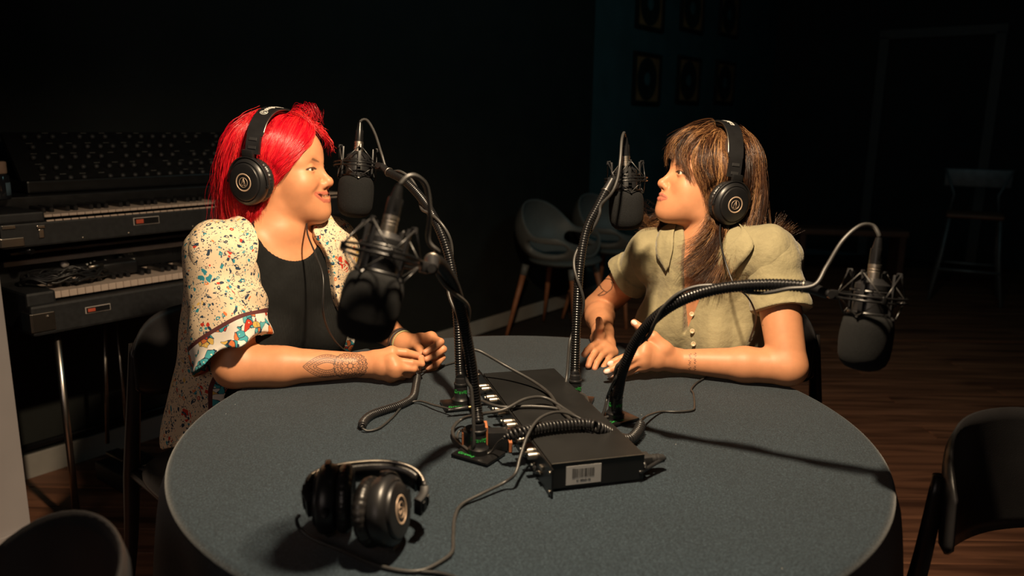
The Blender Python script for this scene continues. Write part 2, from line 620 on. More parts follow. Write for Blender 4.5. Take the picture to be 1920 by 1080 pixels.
# ------------------------------------------------------------------ signed-distance bodies
class Field:
    def __init__(self):
        self.P = []
        self.T = None

    def tf(self, o=None, R=None, s=1.0):
        self.T = None if o is None else (np.asarray(o, float), np.asarray(R, float), s)

    def _p(self, p):
        p = np.asarray(p, float)
        return p if self.T is None else self.T[0] + self.T[1] @ (p * self.T[2])

    def _s(self):
        return 1.0 if self.T is None else self.T[2]

    def cap(self, a, b, ra, rb=None, k=.01, op='+', flat=None):
        rb = ra if rb is None else rb
        s = self._s()
        a, b, ra, rb = self._p(a), self._p(b), ra * s, rb * s
        ab = (b - a).astype(np.float32)
        L2 = float(ab @ ab) + 1e-12
        a32 = a.astype(np.float32)
        if flat is not None:      # (axis, factor): squash the section along an axis
            ax, fk = unit(flat[0]).astype(np.float32), flat[1]

        def f(P):
            q = P - a32
            if flat is not None:
                q = q + (q @ ax)[..., None] * ax * np.float32(1 / fk - 1)
            t = np.clip((q @ ab) / np.float32(L2), 0, 1)
            d = np.sqrt(((q - t[..., None] * ab) ** 2).sum(-1)) - (np.float32(ra) + np.float32(rb - ra) * t)
            return d * np.float32(fk ** .5) if flat is not None else d
        self.P.append((f, (a + b) / 2, np.linalg.norm(ab) / 2 + max(ra, rb), k * s, op))
        return self

    def ell(self, c, r, k=.01, op='+', R=None):
        s = self._s()
        c = self._p(c)
        Rm = np.eye(3) if R is None else np.asarray(R, float)
        if self.T is not None:
            Rm = self.T[1] @ Rm
        r = np.asarray(r, float) * s
        c32, R32, ri = c.astype(np.float32), Rm.astype(np.float32), (1 / r).astype(np.float32)

        def f(P):
            q = (P - c32) @ R32
            k0 = np.sqrt(((q * ri) ** 2).sum(-1)) + 1e-6
            k1 = np.sqrt(((q * ri * ri) ** 2).sum(-1)) + 1e-6
            return k0 * (k0 - 1) / k1
        self.P.append((f, c, max(r), k * s, op))
        return self

    def sph(self, c, r, k=.01, op='+'):
        return self.cap(c, np.asarray(c, float) + 1e-6, r, r, k, op)

    def fn(self, f, op='^', k=.002):
        """custom whole-space term; op '^' intersect, '~' displace"""
        self.P.append((f, None, 1e9, k, op))
        return self

    def ev(self, P, C=None, br=0):
        """P (nb, m, 3) blocks, C (nb, 3) centres, br block radius; C None = no culling"""
        d = np.full(P.shape[:2], 1.0, np.float32)
        for f, c, r, k, op in self.P:
            if C is None or c is None:
                sel = slice(None)
            else:
                sel = np.nonzero(((C - c) ** 2).sum(1) < (r + br + k + .02) ** 2)[0]
                if len(sel) == 0:
                    continue
            x = f(P[sel])
            cur = d[sel]
            if op == '~':
                d[sel] = cur + x
                continue
            if op == '-':
                x = -x
            if op == '+':
                h = np.maximum(k - np.abs(cur - x), 0) / k
                d[sel] = np.minimum(cur, x) - h * h * k * .25
            else:
                h = np.maximum(k - np.abs(cur - x), 0) / k
                d[sel] = np.maximum(cur, x) + h * h * k * .25
        return d

    def bounds(self):
        lo = np.min([c - r for f, c, r, k, op in self.P if op == '+'], 0)
        hi = np.max([c + r for f, c, r, k, op in self.P if op == '+'], 0)
        return lo - .012, hi + .012

    def mesh(self, h, lo=None, hi=None, keep=None, N=8, smooth=1):
        b0, b1 = self.bounds()
        lo = b0 if lo is None else np.maximum(np.asarray(lo, float), b0)
        hi = b1 if hi is None else np.minimum(np.asarray(hi, float), b1)
        nb = np.maximum(np.ceil((hi - lo) / (N * h)).astype(int), 1)
        gi = np.stack(np.meshgrid(*[np.arange(n) for n in nb], indexing='ij'), -1).reshape(-1, 3)
        Cb = (lo + (gi + .5) * N * h - .5 * h).astype(np.float32)
        dC = self.ev(Cb[None])[0]
        act = np.abs(dC) < .87 * N * h * 1.7 + .004
        V = np.repeat(np.repeat(np.repeat(dC.reshape(nb), N, 0), N, 1), N, 2)
        off = (np.stack(np.meshgrid(*[np.arange(N)] * 3, indexing='ij'), -1).reshape(-1, 3)).astype(np.float32) * np.float32(h)
        ids = np.nonzero(act)[0]
        V6 = V.reshape(nb[0], N, nb[1], N, nb[2], N)
        for s in range(0, len(ids), 1200):
            q = ids[s:s + 1200]
            base = (lo + gi[q] * N * h).astype(np.float32)
            P = base[:, None] + off[None]
            d = self.ev(P, Cb[q], .87 * N * h)
            V6[gi[q, 0], :, gi[q, 1], :, gi[q, 2], :] = d.reshape(-1, N, N, N)
        ins = (V < 0)
        i8 = ins.view(np.uint8)
        S = i8[:-1, :-1, :-1].copy()
        for dx, dy, dz in ((1, 0, 0), (0, 1, 0), (0, 0, 1), (1, 1, 0), (1, 0, 1), (0, 1, 1), (1, 1, 1)):
            S += i8[dx:V.shape[0] - 1 + dx, dy:V.shape[1] - 1 + dy, dz:V.shape[2] - 1 + dz]
        cells = np.argwhere((S > 0) & (S < 8))
        dims = S.shape
        lin = np.ravel_multi_index(cells.T, dims)
        cor = [(a, b_, c) for a in (0, 1) for b_ in (0, 1) for c in (0, 1)]
        cv = np.stack([V[cells[:, 0] + a, cells[:, 1] + b_, cells[:, 2] + c] for a, b_, c in cor], 1)
        acc = np.zeros((len(cells), 3))
        cnt = np.zeros(len(cells))
        for i in range(8):
            for j in range(i + 1, 8):
                df = np.array(cor[j]) - np.array(cor[i])
                if np.abs(df).sum() != 1:
                    continue
                a, b_ = cv[:, i], cv[:, j]
                x = (a < 0) != (b_ < 0)
                t = np.where(x, a / np.where(x, a - b_, 1), 0)
                acc += np.where(x[:, None], np.array(cor[i]) + t[:, None] * df, 0)
                cnt += x
        vert = lo + (cells + acc / cnt[:, None]) * h
        quads = []
        for ax in range(3):
            sl0 = [slice(1, -1)] * 3
            sl1 = [slice(1, -1)] * 3
            sl0[ax] = slice(0, -1)
            sl1[ax] = slice(1, None)
            A, B = ins[tuple(sl0)], ins[tuple(sl1)]
            e = np.argwhere(A != B)
            sgn = A[tuple(e.T)]
            g = e + 1
            g[:, ax] -= 1
            u_, v_ = [(1, 2), (2, 0), (0, 1)][ax]
            qs = []
            for du, dv in ((0, 0), (-1, 0), (-1, -1), (0, -1)):
                c = g.copy()
                c[:, u_] += du
                c[:, v_] += dv
                qs.append(c)
            ok = np.all([(c >= 0).all(1) & (c < np.array(dims)).all(1) for c in qs], 0)
            qi = np.stack([np.searchsorted(lin, np.ravel_multi_index(np.clip(c, 0, np.array(dims) - 1).T, dims)) for c in qs], 1)
            qi = np.where(sgn[:, None], qi, qi[:, ::-1])[ok]
            quads.append(qi)
        Q = np.concatenate(quads)
        Q = Q[(Q < len(vert)).all(1)]
        if keep is not None:
            kc = keep(vert[Q].mean(1))
            Q = Q[kc]
        used = np.unique(Q)
        mp_ = np.full(len(vert), -1)
        mp_[used] = np.arange(len(used))
        vert = vert[used]
        Q = mp_[Q]
        for _ in range(smooth):   # light Taubin-like relax to take the grid out
            for lam in (.5, -.5):
                sm = np.zeros_like(vert)
                ct = np.zeros(len(vert))
                for a, b_ in ((0, 1), (1, 2), (2, 3), (3, 0)):
                    for i, j in ((a, b_), (b_, a)):
                        ct += np.bincount(Q[:, i], minlength=len(vert))
                        for k3 in range(3):
                            sm[:, k3] += np.bincount(Q[:, i], weights=vert[Q[:, j], k3], minlength=len(vert))
                vert = vert + lam * (sm / np.maximum(ct, 1)[:, None] - vert)
        return vert.astype(np.float32), Q


def jn(ps):
    V, Q, o = [], [], 0
    for v, q in ps:
        V.append(v)
        Q.append(q + o)
        o += len(v)
    return np.concatenate(V), np.concatenate(Q)


def segd(P, a, b):
    a, b = np.asarray(a, float), np.asarray(b, float)
    ab = b - a
    t = np.clip(((P - a) @ ab) / (ab @ ab + 1e-12), 0, 1)
    return np.linalg.norm(P - a - t[:, None] * ab, axis=1), t


def ss(x, a, b):
    t = np.clip((x - a) / (b - a), 0, 1)
    return t * t * (3 - 2 * t)


def euler_head(yaw_vec, pitch, roll=0.0):
    """columns: face forward, person's left, up"""
    x = unit([yaw_vec[0], yaw_vec[1], 0])
    y = np.array([-x[1], x[0], 0])
    z = np.array([0, 0, 1.0])
    c, s = math.cos(pitch), math.sin(pitch)
    x2, z2 = x * c + z * s, z * c - x * s
    c, s = math.cos(roll), math.sin(roll)
    y3, z3 = y * c + z2 * s, z2 * c - y * s
    return np.stack([x2, y3, z3], 1)


def head_field(F, o, R, s, smile=0.0, neck_to=None, nr=.054, nz=0.0, mz=0.0):
    F.tf(o, R, s)
    F.ell((.003, 0, .042), (.092, .073, .086), .02)
    F.ell((.045, 0, .050), (.0485, .058, .055), .02)
    F.ell((.043, 0, -.010), (.052, .057, .062), .02)
    F.ell((.052, 0, -.050), (.041, .041, .038), .022)
    F.sph((.083, 0, -.079), .0155, .018)
    for y in (1, -1):
        F.cap((.000, y * .050, -.030), (.020, y * .046, -.062), .014, .013, .022)
        F.cap((.020, y * .046, -.062), (.076, y * .012, -.083), .013, .012, .02)
        F.sph((.062, y * .036, -.016 + .003 * smile), .0235 + .0025 * smile, .02)
        F.cap((.086, y * .008, .030), (.066, y * .046, .031), .0095, .009, .013)
        F.ell((-.002, y * .072, .0), (.018, .006, .03), .006)
        F.cap((.045, y * .030, -.030), (.005, y * .040, -.020), .0235, .024, .025)
        F.sph((.104, y * .032, .017), .0195, .013, '-')
    # neck, thicker where it meets the trapezius
    if neck_to is not None:
        F.tf()
        top = o + R @ (np.array([-.014, 0, -.03]) * s)
        F.cap(top, neck_to, nr, nr + .004, .022)
        F.tf(o, R, s)
    F.cap((.088, 0, .021), (.1065, 0, -.013 + nz), .0062, .0082, .009)
    F.sph((.1095, 0, -.0185 + nz), .0092, .010)
    for y in (1, -1):
        F.sph((.1005, y * .0112, -.0235 + nz), .0066, .008)
    F.cap((.1085, 0, -.024 + nz), (.100, 0, -.0305 + nz), .004, .004, .004)
    F.ell((.080 - .003 * smile, 0, -.046), (.0215, .030, .020), .012)
    if smile:
        for y in (1, -1):
            F.sph((.060, y * .036, -.018), .0250, .03)
    F.ell((.052, 0, -.060), (.040, .040, .034), .03)
    F.cap((.078, 0, -.060 + mz * .5), (.0830, 0, -.077), .0145, .0145, .022)
    for y in (1, -1):
        F.sph((.046, y * .034, -.046), .0235, .03)
        F.sph((.0685, y * .018, -.0655), .0185, .025)
    L = mouth_line(F, o, R, s, smile, mz)
    F.tf(o, R, s)
    for y in (1, -1):
        f = lambda q: (q[0], q[1] * y, q[2])
        for a, b_, r0, r1 in ((L['u'][0], L['u'][1], .0034, .0032), (L['u'][1], L['u'][2], .0032, .0019), (L['l'][0], L['l'][1], .0042, .0038), (L['l'][1], L['l'][2], .0038, .0019)):
            F.cap(f(a), f(b_), r0, r1, .003)
        w = .0012 + .0028 * smile
        F.cap(f(L['m'][0]), f(L['m'][1]), w, w * .9, .0015, '-')
        F.cap(f(L['m'][1]), f(L['m'][2]), w * .9, .0007, .0015, '-')
        F.sph((.105, y * .0055, -.0285 + nz), .0026, .002, '-')
        if smile:
            F.cap(f(L['c'][0]), f(L['c'][1]), .0006, .0004, .012, '-')
        F.sph((.0768, y * .031, .017), .0139, .004)
        F.ell((.0915, y * .0325, .0165), (.011, .0138, .0040 - .0008 * smile), .0015, '-')
    F.tf()
    L['open'] = smile > 0
    return L


def mouth_line(F, o, R, s, smile, mz=0.0):
    """lip, slit and cheek-crease points laid on the face surface built so far (person's left half, head frame)"""
    def sx(y, z):
        z = z + mz
        xs = np.linspace(.13, .03, 240)
        P = o + (np.stack([xs, np.full(240, y), np.full(240, z)], 1) * s) @ R.T
        d = F.ev(P[None].astype(np.float32))[0]
        return xs[int(np.argmax(d < 0))]
    u = .0015 + .0065 * smile
    g = .0065 * smile
    pt = lambda y, z, off: (sx(y, z) + off, y, z + mz)
    wy = .025 + .0125 * smile
    v = -.0012 * smile
    return {'u': [pt(0, -.0428, -.0012 + v), pt(wy * .5, -.0424 + u * .15, -.0020 + v), pt(wy, -.0480 + u, -.0020)],
            'l': [pt(0, -.0542 - g, -.0022 + v), pt(wy * .5, -.0532 - g * .7, -.0027 + v), pt(wy, -.0492 + u, -.0022)],
            'm': [pt(0, -.0486 - g * .3, .0020), pt(wy * .5, -.0483 + u * .10 - g * .2, .0014), pt(wy + .001, -.0486 + u, .0002)],
            'c': [pt(.025, -.026, .0050), pt(.046, -.040, .0058)],
            't': sx(0, -.049)}


def face_paint(P, o, R, s, base, lip, browc, L, liner=True):
    """albedo per vertex of the head in its own frame"""
    Q_ = ((P - o) @ R) / s
    C = np.tile(np.array(base, float), (len(P), 1))

    def mixc(m, col):
        C[:] = C * (1 - m[:, None]) + np.array(col) * m[:, None]
    ya = np.abs(Q_[:, 1])
    La = np.stack([Q_[:, 0], ya, Q_[:, 2]], 1)
    ck = np.linalg.norm(La - np.array([.085, .036, -.018]), axis=1)
    mixc(.28 * (1 - ss(ck, .005, .035)), np.array(base) * np.array([1.02, .68, .60]))
    nt_ = np.linalg.norm(La - np.array([.116, 0, -.02]), axis=1)
    mixc(.30 * (1 - ss(nt_, .003, .018)), np.array(base) * np.array([1.0, .66, .58]))
    g = lambda q, z=0: (q[0] + .002, q[1], q[2] + z)
    d1 = np.minimum(segd(La, g(L['u'][0]), g(L['u'][1]))[0], segd(La, g(L['u'][1]), L['u'][2])[0])
    d2 = np.minimum(segd(La, g(L['l'][0]), g(L['l'][1]))[0], segd(La, g(L['l'][1]), L['l'][2])[0])
    mixc((1 - ss(np.minimum(d1 - .0032, d2 - .0042), 0, .0018)) * .8, lip)
    if L.get('open'):
        dm = np.minimum(segd(La, L['m'][0], L['m'][1])[0], segd(La, L['m'][1], tuple(.45 * a + .55 * b_ for a, b_ in zip(L['m'][1], L['m'][2])))[0])
        mixc((1 - ss(dm, .0030, .0042)) * (d1 > .0024) * (d2 > .003), (.10, .022, .018))
    e1, t1 = segd(La, (.096, .012, .031), (.089, .030, .0385))
    e2, t2 = segd(La, (.089, .030, .0385), (.069, .048, .033))
    w = np.minimum(e1 / (.0016 + .0014 * t1), e2 / (.0030 - .0020 * t2))
    mixc(.75 * (1 - ss(w, .7, 1.25)), browc)
    if liner:
        # lash line along the upper rim of the eye opening and a short flick
        el = np.sqrt(((La[:, 1] - .0325) / .0138) ** 2 + ((La[:, 2] - .0165) / .0042) ** 2)
        m = (1 - ss(np.abs(el - 1.05), .10, .34)) * (La[:, 2] > .0150) * (La[:, 0] > .06) * (np.abs(La[:, 2] - .0165) < .009)
        mixc(.95 * m, (.02, .014, .012))
        f1, _ = segd(La, (.083, .044, .0175), (.070, .054, .0215))
        mixc(.9 * (1 - ss(f1, .0006, .0018)), (.02, .014, .012))
    return C


def torso(F, J, off=0.0, full=1.0, sleeves=None, bust=.060, k=.03):
    """J: N neck base, P pelvis, SL, SR shoulder joints"""
    up = unit(J['N'] - J['P'])
    lat = unit(J['SL'] - J['SR'])
    lat = unit(lat - up * lat.dot(up))
    fr = np.cross(lat, up)
    Rm = np.stack([fr, lat, up], 1)
    L = np.linalg.norm(J['N'] - J['P'])
    mid = (J['SL'] + J['SR']) / 2
    g = full
    F.cap(J['SR'] * .85 + mid * .15 - up * .005, J['SL'] * .85 + mid * .15 - up * .005, .050 + off, None, k)
    F.ell(J['N'] - up * .16 + fr * .004, (.100 * g + off, .150 * g + off, .175 + off), k, R=Rm)
    F.ell(J['N'] - up * .32 + fr * .012, (.098 * g + off, .138 * g + off, .13 + off), k, R=Rm)
    F.ell(J['P'] + up * .02, (.118 * g + off, .172 * g + off, .13 + off), k, R=Rm)
    for y in (1, -1):
        F.sph(J['N'] - up * .205 + fr * .080 + lat * y * .070, bust + off, k)
        S = J['SL'] if y > 0 else J['SR']
        F.cap(J['N'] + up * .028 - fr * .012, S * .8 + J['N'] * .2, .034 + off * .8, .040 + off, .035)
        F.sph(S, .050 * (.9 + .1 * g) + off, .03)
    return up, lat, fr


def arm(F, S, E, W, g=1.0, off=0.0):
    F.cap(S, E, .045 * g + off, .037 * g + off, .02)
    m = E + (W - E) * .38
    F.cap(E, m, .036 * g + off, .035 * g + off, .012)
    F.cap(m, W, .035 * g + off, .0235 * g ** .5 + off, .012)


def finger(F, pts, r0, r1, k=.004):
    """4 joints: knuckle, two middle joints, tip"""
    n = len(pts)
    for i in range(n - 1):
        a = r0 + (r1 - r0) * i / (n - 1)
        b_ = r0 + (r1 - r0) * (i + 1) / (n - 1)
        F.cap(pts[i], pts[i + 1], a, b_, k if i == 0 else .002)


def hand_field(F, W, th, fg, pr=.0125):
    """W wrist, th thumb joints (4), fg four fingers (index..little), each 4 joints"""
    g = Field()
    mc = [np.asarray(f[0]) for f in fg]
    for i, m in enumerate(mc):
        F.cap(W, m, .017, pr - .0008 * i, .016)
    for a, b_ in zip(mc[:-1], mc[1:]):
        F.cap(a, b_, pr - .001, pr - .001, .010)
        F.cap(W * .4 + a * .6, W * .4 + b_ * .6, pr + .0015, pr + .0015, .010)
    F.cap(W, th[0], .016, .015, .014)
    F.cap(th[0], th[1], .0145, .0118, .012)
    F.cap(th[1], mc[0] * .35 + W * .65, .008, .010, .014)
    F.cap(th[1], th[2], .0108, .0098, .003)
    F.cap(th[2], th[3], .0098, .0078, .002)
    rr = [(.0090, .0068), (.0092, .0068), (.0086, .0064), (.0076, .0056)]
    for f, (a, b_) in zip(fg, rr):
        finger(F, f, a, b_, .006)


def strands(guides, n, rad=.0005, jit=.004, m=14, wave=.0, wfreq=3.0, endj=.01, cen=None, er=None, seed=1, clump=.5, lift=.006, nclump=None, hp=None):
    """n hair strands between neighbouring guide curves, as thin three-sided tubes"""
    rg = np.random.default_rng(seed)
    G = np.array([crv(g, m) for g in guides])
    nc = nclump or max(n // 14, 4)
    uc = rg.random(nc) * (len(G) - 1)
    ci = rg.integers(0, nc, n)
    u = np.clip(uc[ci] + rg.normal(0, .13, n) * (1 - clump * .4), 0, len(G) - 1.001)
    i = u.astype(int)
    f = (u - i)[:, None, None]
    P = G[i] * (1 - f) + G[i + 1] * f
    t = np.linspace(0, 1, m)[None, :, None]
    cj = rg.normal(0, 1, (nc, 1, 3))
    P = P + cj[ci] * jit * (.5 + t)
    P = P + rg.normal(0, 1, (n, 1, 3)) * jit * (1 - clump * t) * .8
    P = P + rg.normal(0, 1, (nc, 1, 3))[ci] * endj * t ** 2.5 + rg.normal(0, 1, (n, 1, 3)) * endj * .4 * t ** 3
    if wave:
        ph = rg.random((nc, 1, 1))[ci] * 6.28
        dr = rg.normal(0, 1, (nc, 1, 3))[ci]
        P = P + wave * t * np.sin(ph + t * wfreq * 6.28 * (.8 + .4 * rg.random((n, 1, 1)))) * dr
    L = rg.random((n, 1, 1))
    if cen is not None:
        q = (P - cen) / er
        ql = np.linalg.norm(q, axis=2, keepdims=True)
        tgt = 1 + (lift + lift * L) / .08
        P = np.where(ql < tgt, cen + (P - cen) * tgt / np.maximum(ql, .2), P)
    if hp is not None:      # strands stay beneath the ear cups and the band
        cx, cz, tn, H = hp
        X, Y, Z = P[..., 0], P[..., 1], P[..., 2]
        rc = np.hypot(X - cx, Z - cz)
        w_ = 1 - ss(rc, .048, .062)
        Y = np.where((w_ > 0) & (np.abs(Y) > .084), np.sign(Y) * (.084 * w_ + np.abs(Y) * (1 - w_)), Y)
        xb = cx + (Z - cz) * tn
        w_ = (1 - ss(np.abs(X - xb), .019, .032)) * (Z > cz + .03)
        rho = np.sqrt((Y / .1085) ** 2 + ((Z - cz) / H) ** 2)
        sc = np.where(rho > .90, .90 / np.maximum(rho, .1), 1)
        sc = 1 - w_ * (1 - sc)
        P = np.stack([X, Y * sc, cz + (Z - cz) * sc], -1)
    T = np.gradient(P, axis=1)
    T /= np.linalg.norm(T, axis=2, keepdims=True) + 1e-9
    ref = np.zeros_like(T)
    ref[..., 1] = 1
    ref[..., 0] = .3
    A = np.cross(T, ref)
    A /= np.linalg.norm(A, axis=2, keepdims=True) + 1e-9
    B = np.cross(T, A)
    tp = rad * (1.05 - .75 * t ** 2)
    vs = []
    for k_ in range(3):
        a = k_ * 2 * PI / 3
        vs.append(P + tp * (math.cos(a) * A + math.sin(a) * B))
    V = np.stack(vs, 2).reshape(-1, 3)
    base = (np.arange(n) * m * 3)[:, None, None]
    ii = np.arange(m - 1)[None, :, None] * 3
    jj = np.arange(3)[None, None, :]
    kk = (jj + 1) % 3
    Q = np.stack([base + ii + jj, base + ii + kk, base + ii + 3 + kk, base + ii + 3 + jj], -1).reshape(-1, 4)
    rnd = np.repeat(np.clip(((rg.random(nc)[ci] * .6 + rg.random(n) * .4) - .5) * 1.45 + .5, 0, 1), m * 3)
    tt = np.tile(np.repeat(np.linspace(0, 1, m), 3), n)
    return V, Q, rnd, tt


def hair_obj(name, sets, mat, parent, o, R, s):
    Vs, Qs, rs, ts, k = [], [], [], [], 0
    for V, Q, r, t in sets:
        Vs.append(V)
        Qs.append(Q + k)
        rs.append(r)
        ts.append(t)
        k += len(V)
    V = np.concatenate(Vs) * s @ R.T + o
    return mk(name, (V, np.concatenate(Qs)), mat, parent, attrs={'rnd': np.concatenate(rs), 'along': np.concatenate(ts)})

# ------------------------------------------------------------------ people
SKIN = M('skin', (.6, .35, .22), .48, attr='Col', var=(60, .05), bump=(900, .12, .0006), sss=.12, spec=.4)
TOOTH = M('tooth_enamel', (.75, .70, .60), .3, var=(80, .05))
EYEW = M('eye_surface', (.7, .66, .6), .15, attr='Col', spec=.6)
TANK = M('black_rib_knit', (.0085, .009, .009), .85, var=(30, .2), bump=(700, .5), spec=.15)
DENIM = M('tan_denim', (.20, .125, .085), .85, var=(90, .25), bump=(700, .4))
DENIMB = M('dark_trouser_cloth', (.02, .02, .024), .85, var=(60, .2), bump=(600, .3))


def linen():
    m = M('olive_linen', (.31, .27, .155), .85, var=(26, .12), sheen=.2, spec=.2)
    nt = m.node_tree
    b = nt.nodes['Principled BSDF']
    tc = N_(nt, 'ShaderNodeTexCoord')
    w1 = N_(nt, 'ShaderNodeTexNoise')
    w1.inputs['Scale'].default_value = 60
    w1.inputs['Detail'].default_value = 4
    mp = N_(nt, 'ShaderNodeMapping')
    mp.inputs['Scale'].default_value = (14, 14, 1.2)
    w2 = N_(nt, 'ShaderNodeTexNoise')
    w2.inputs['Scale'].default_value = 2.2
    nt.links.new(tc.outputs['Object'], mp.inputs[0])
    nt.links.new(mp.outputs[0], w2.inputs['Vector'])
    nt.links.new(tc.outputs['Object'], w1.inputs['Vector'])
    ad = N_(nt, 'ShaderNodeMath', operation='ADD')
    nt.links.new(w1.outputs['Fac'], ad.inputs[0])
    nt.links.new(w2.outputs['Fac'], ad.inputs[1])
    bp = N_(nt, 'ShaderNodeBump')
    bp.inputs['Strength'].default_value = .55
    bp.inputs['Distance'].default_value = .006
    nt.links.new(ad.outputs[0], bp.inputs['Height'])
    nt.links.new(bp.outputs['Normal'], b.inputs['Normal'])
    return m


def print_cloth():
    m = bpy.data.materials.new('floral_print_viscose')
    m.use_nodes = True
    nt = m.node_tree
    b = nt.nodes['Principled BSDF']
    b.inputs['Roughness'].default_value = .75
    b.inputs['Specular IOR Level'].default_value = .25
    tc = N_(nt, 'ShaderNodeTexCoord')
    wz = N_(nt, 'ShaderNodeTexNoise')
    wz.inputs['Scale'].default_value = 30
    wz.inputs['Detail'].default_value = 2
    nt.links.new(tc.outputs['Object'], wz.inputs['Vector'])
    wsub = N_(nt, 'ShaderNodeVectorMath', operation='MULTIPLY_ADD')
    wsub.inputs[1].default_value = (.03, .03, .03)
    nt.links.new(wz.outputs['Color'], wsub.inputs[0])
    nt.links.new(tc.outputs['Object'], wsub.inputs[2])
    P = wsub.outputs[0]

    def mth(op, a, bb):
        n = N_(nt, 'ShaderNodeMath', operation=op)
        for i, q in enumerate((a, bb)):
            if isinstance(q, (int, float)):
                n.inputs[i].default_value = q
            else:
                nt.links.new(q, n.inputs[i])
        return n.outputs[0]

    def mixc(fac, a, bb):
        n = N_(nt, 'ShaderNodeMix', data_type='RGBA')
        nt.links.new(fac, n.inputs['Factor'])
        for nm, q in (('A', a), ('B', bb)):
            if isinstance(q, tuple):
                n.inputs[nm].default_value = (*q, 1)
            else:
                nt.links.new(q, n.inputs[nm])
        return n.outputs['Result']

    def vor(scale, feature='F1'):
        n = N_(nt, 'ShaderNodeTexVoronoi', feature=feature)
        n.inputs['Scale'].default_value = scale
        nt.links.new(P, n.inputs['Vector'])
        return n

    def pick(colout, stops):
        s = N_(nt, 'ShaderNodeSeparateColor')
        nt.links.new(colout, s.inputs[0])
        r = N_(nt, 'ShaderNodeValToRGB')
        r.color_ramp.interpolation = 'CONSTANT'
        e = r.color_ramp.elements
        e[0].position, e[0].color = 0, (*stops[0][1], 1)
        e[1].position, e[1].color = stops[1][0], (*stops[1][1], 1)
        for p_, c_ in stops[2:]:
            e.new(p_).color = (*c_, 1)
        nt.links.new(s.outputs[0], r.inputs[0])
        return r.outputs[0], s.outputs[1]
    cream, navy, teal, red, ora, yel = (.68, .53, .36), (.02, .04, .07), (.03, .22, .28), (.50, .04, .02), (.62, .17, .05), (.66, .42, .10)
    # fine dark flecks
    v1 = vor(220)
    c1, g1 = pick(v1.outputs['Color'], [(0, navy), (.6, (.05, .09, .13)), (.85, teal)])
    k1 = mth('MULTIPLY', mth('LESS_THAN', v1.outputs['Distance'], .33), mth('GREATER_THAN', g1, .42))
    out = mixc(k1, cream, c1)
    # leaves and petals: stretched blobs in colours
    v2 = vor(88)
    c2, g2 = pick(v2.outputs['Color'], [(0, navy), (.3, teal), (.62, navy), (.74, red), (.84, ora), (.94, yel)])
    k2 = mth('MULTIPLY', mth('LESS_THAN', v2.outputs['Distance'], .36), mth('GREATER_THAN', g2, .52))
    k2i = mth('MULTIPLY', mth('LESS_THAN', v2.outputs['Distance'], .16), mth('GREATER_THAN', g2, .74))
    out = mixc(k2, out, c2)
    out = mixc(k2i, out, cream)
    # thin pen lines
    nl = N_(nt, 'ShaderNodeTexNoise')
    nl.inputs['Scale'].default_value = 52
    nl.inputs['Detail'].default_value = 1
    nt.links.new(P, nl.inputs['Vector'])
    ln = mth('LESS_THAN', mth('ABSOLUTE', mth('SUBTRACT', nl.outputs['Fac'], .5), 0), .012)
    nm_ = N_(nt, 'ShaderNodeTexNoise')
    nm_.inputs['Scale'].default_value = 20
    nt.links.new(P, nm_.inputs['Vector'])
    ln = mth('MULTIPLY', ln, mth('GREATER_THAN', nm_.outputs['Fac'], .5))
    out = mixc(ln, out, navy)
    # larger motifs, sparse
    v3 = vor(19)
    c3, g3 = pick(v3.outputs['Color'], [(0, teal), (.4, red), (.65, ora), (.85, yel)])
    v3b = vor(70, 'DISTANCE_TO_EDGE')
    k3 = mth('MULTIPLY', mth('LESS_THAN', v3.outputs['Distance'], .30), mth('GREATER_THAN', g3, .72))
    k3 = mth('MULTIPLY', k3, mth('GREATER_THAN', v3b.outputs['Distance'], .12))
    out = mixc(k3, out, c3)
    # border band with bigger flowers
    at_ = N_(nt, 'ShaderNodeAttribute', attribute_name='band')
    v4 = vor(70)
    c4, g4 = pick(v4.outputs['Color'], [(0, (.05, .30, .34)), (.42, ora), (.56, (.10, .36, .38)), (.75, red), (.86, yel)])
    v5 = vor(70, 'DISTANCE_TO_EDGE')
    bb = mixc(mth('LESS_THAN', v5.outputs['Distance'], .06), c4, navy)
    bb = mixc(mth('GREATER_THAN', g4, .62), bb, (.72, .66, .58))
    bb = mixc(mth('LESS_THAN', v4.outputs['Distance'], .12), bb, (.8, .7, .5))
    out = mixc(mth('GREATER_THAN', at_.outputs['Fac'], .5), out, bb)
    ln2 = mth('MULTIPLY', mth('GREATER_THAN', at_.outputs['Fac'], .42), mth('LESS_THAN', at_.outputs['Fac'], .5))
    out = mixc(ln2, out, (.10, .03, .03))
    nt.links.new(out, b.inputs['Base Color'])
    return m


def hair_mat(name, stops, rough=.38, spec=.5):
    m = bpy.data.materials.new(name)
    m.use_nodes = True
    nt = m.node_tree
    b = nt.nodes['Principled BSDF']
    a = N_(nt, 'ShaderNodeAttribute', attribute_name='rnd')
    r = N_(nt, 'ShaderNodeValToRGB')
    e = r.color_ramp.elements
    e[0].position, e[0].color = 0, (*stops[0][1], 1)
    e[1].position, e[1].color = 1, (*stops[-1][1], 1)
    for p_, c_ in stops[1:-1]:
        e.new(p_).color = (*c_, 1)
    nt.links.new(a.outputs['Fac'], r.inputs[0])
    nt.links.new(r.outputs[0], b.inputs['Base Color'])
    b.inputs['Roughness'].default_value = rough
    b.inputs['Specular IOR Level'].default_value = spec
    return m


HRED = hair_mat('red_dyed_hair', [(0, (.42, .002, .012)), (.5, (.75, .004, .02)), (1, (.95, .05, .045))], rough=.27, spec=.8)
HBRN = hair_mat('brown_highlighted_hair', [(0, (.016, .007, .004)), (.4, (.050, .020, .010)), (.72, (.15, .062, .026)), (1, (.55, .29, .12))], rough=.30)
HREDB = M('red_scalp_hair', (.50, .004, .014), .6, var=(60, .2))
HBRNB = M('brown_scalp_hair', (.05, .022, .012), .6, var=(60, .2))


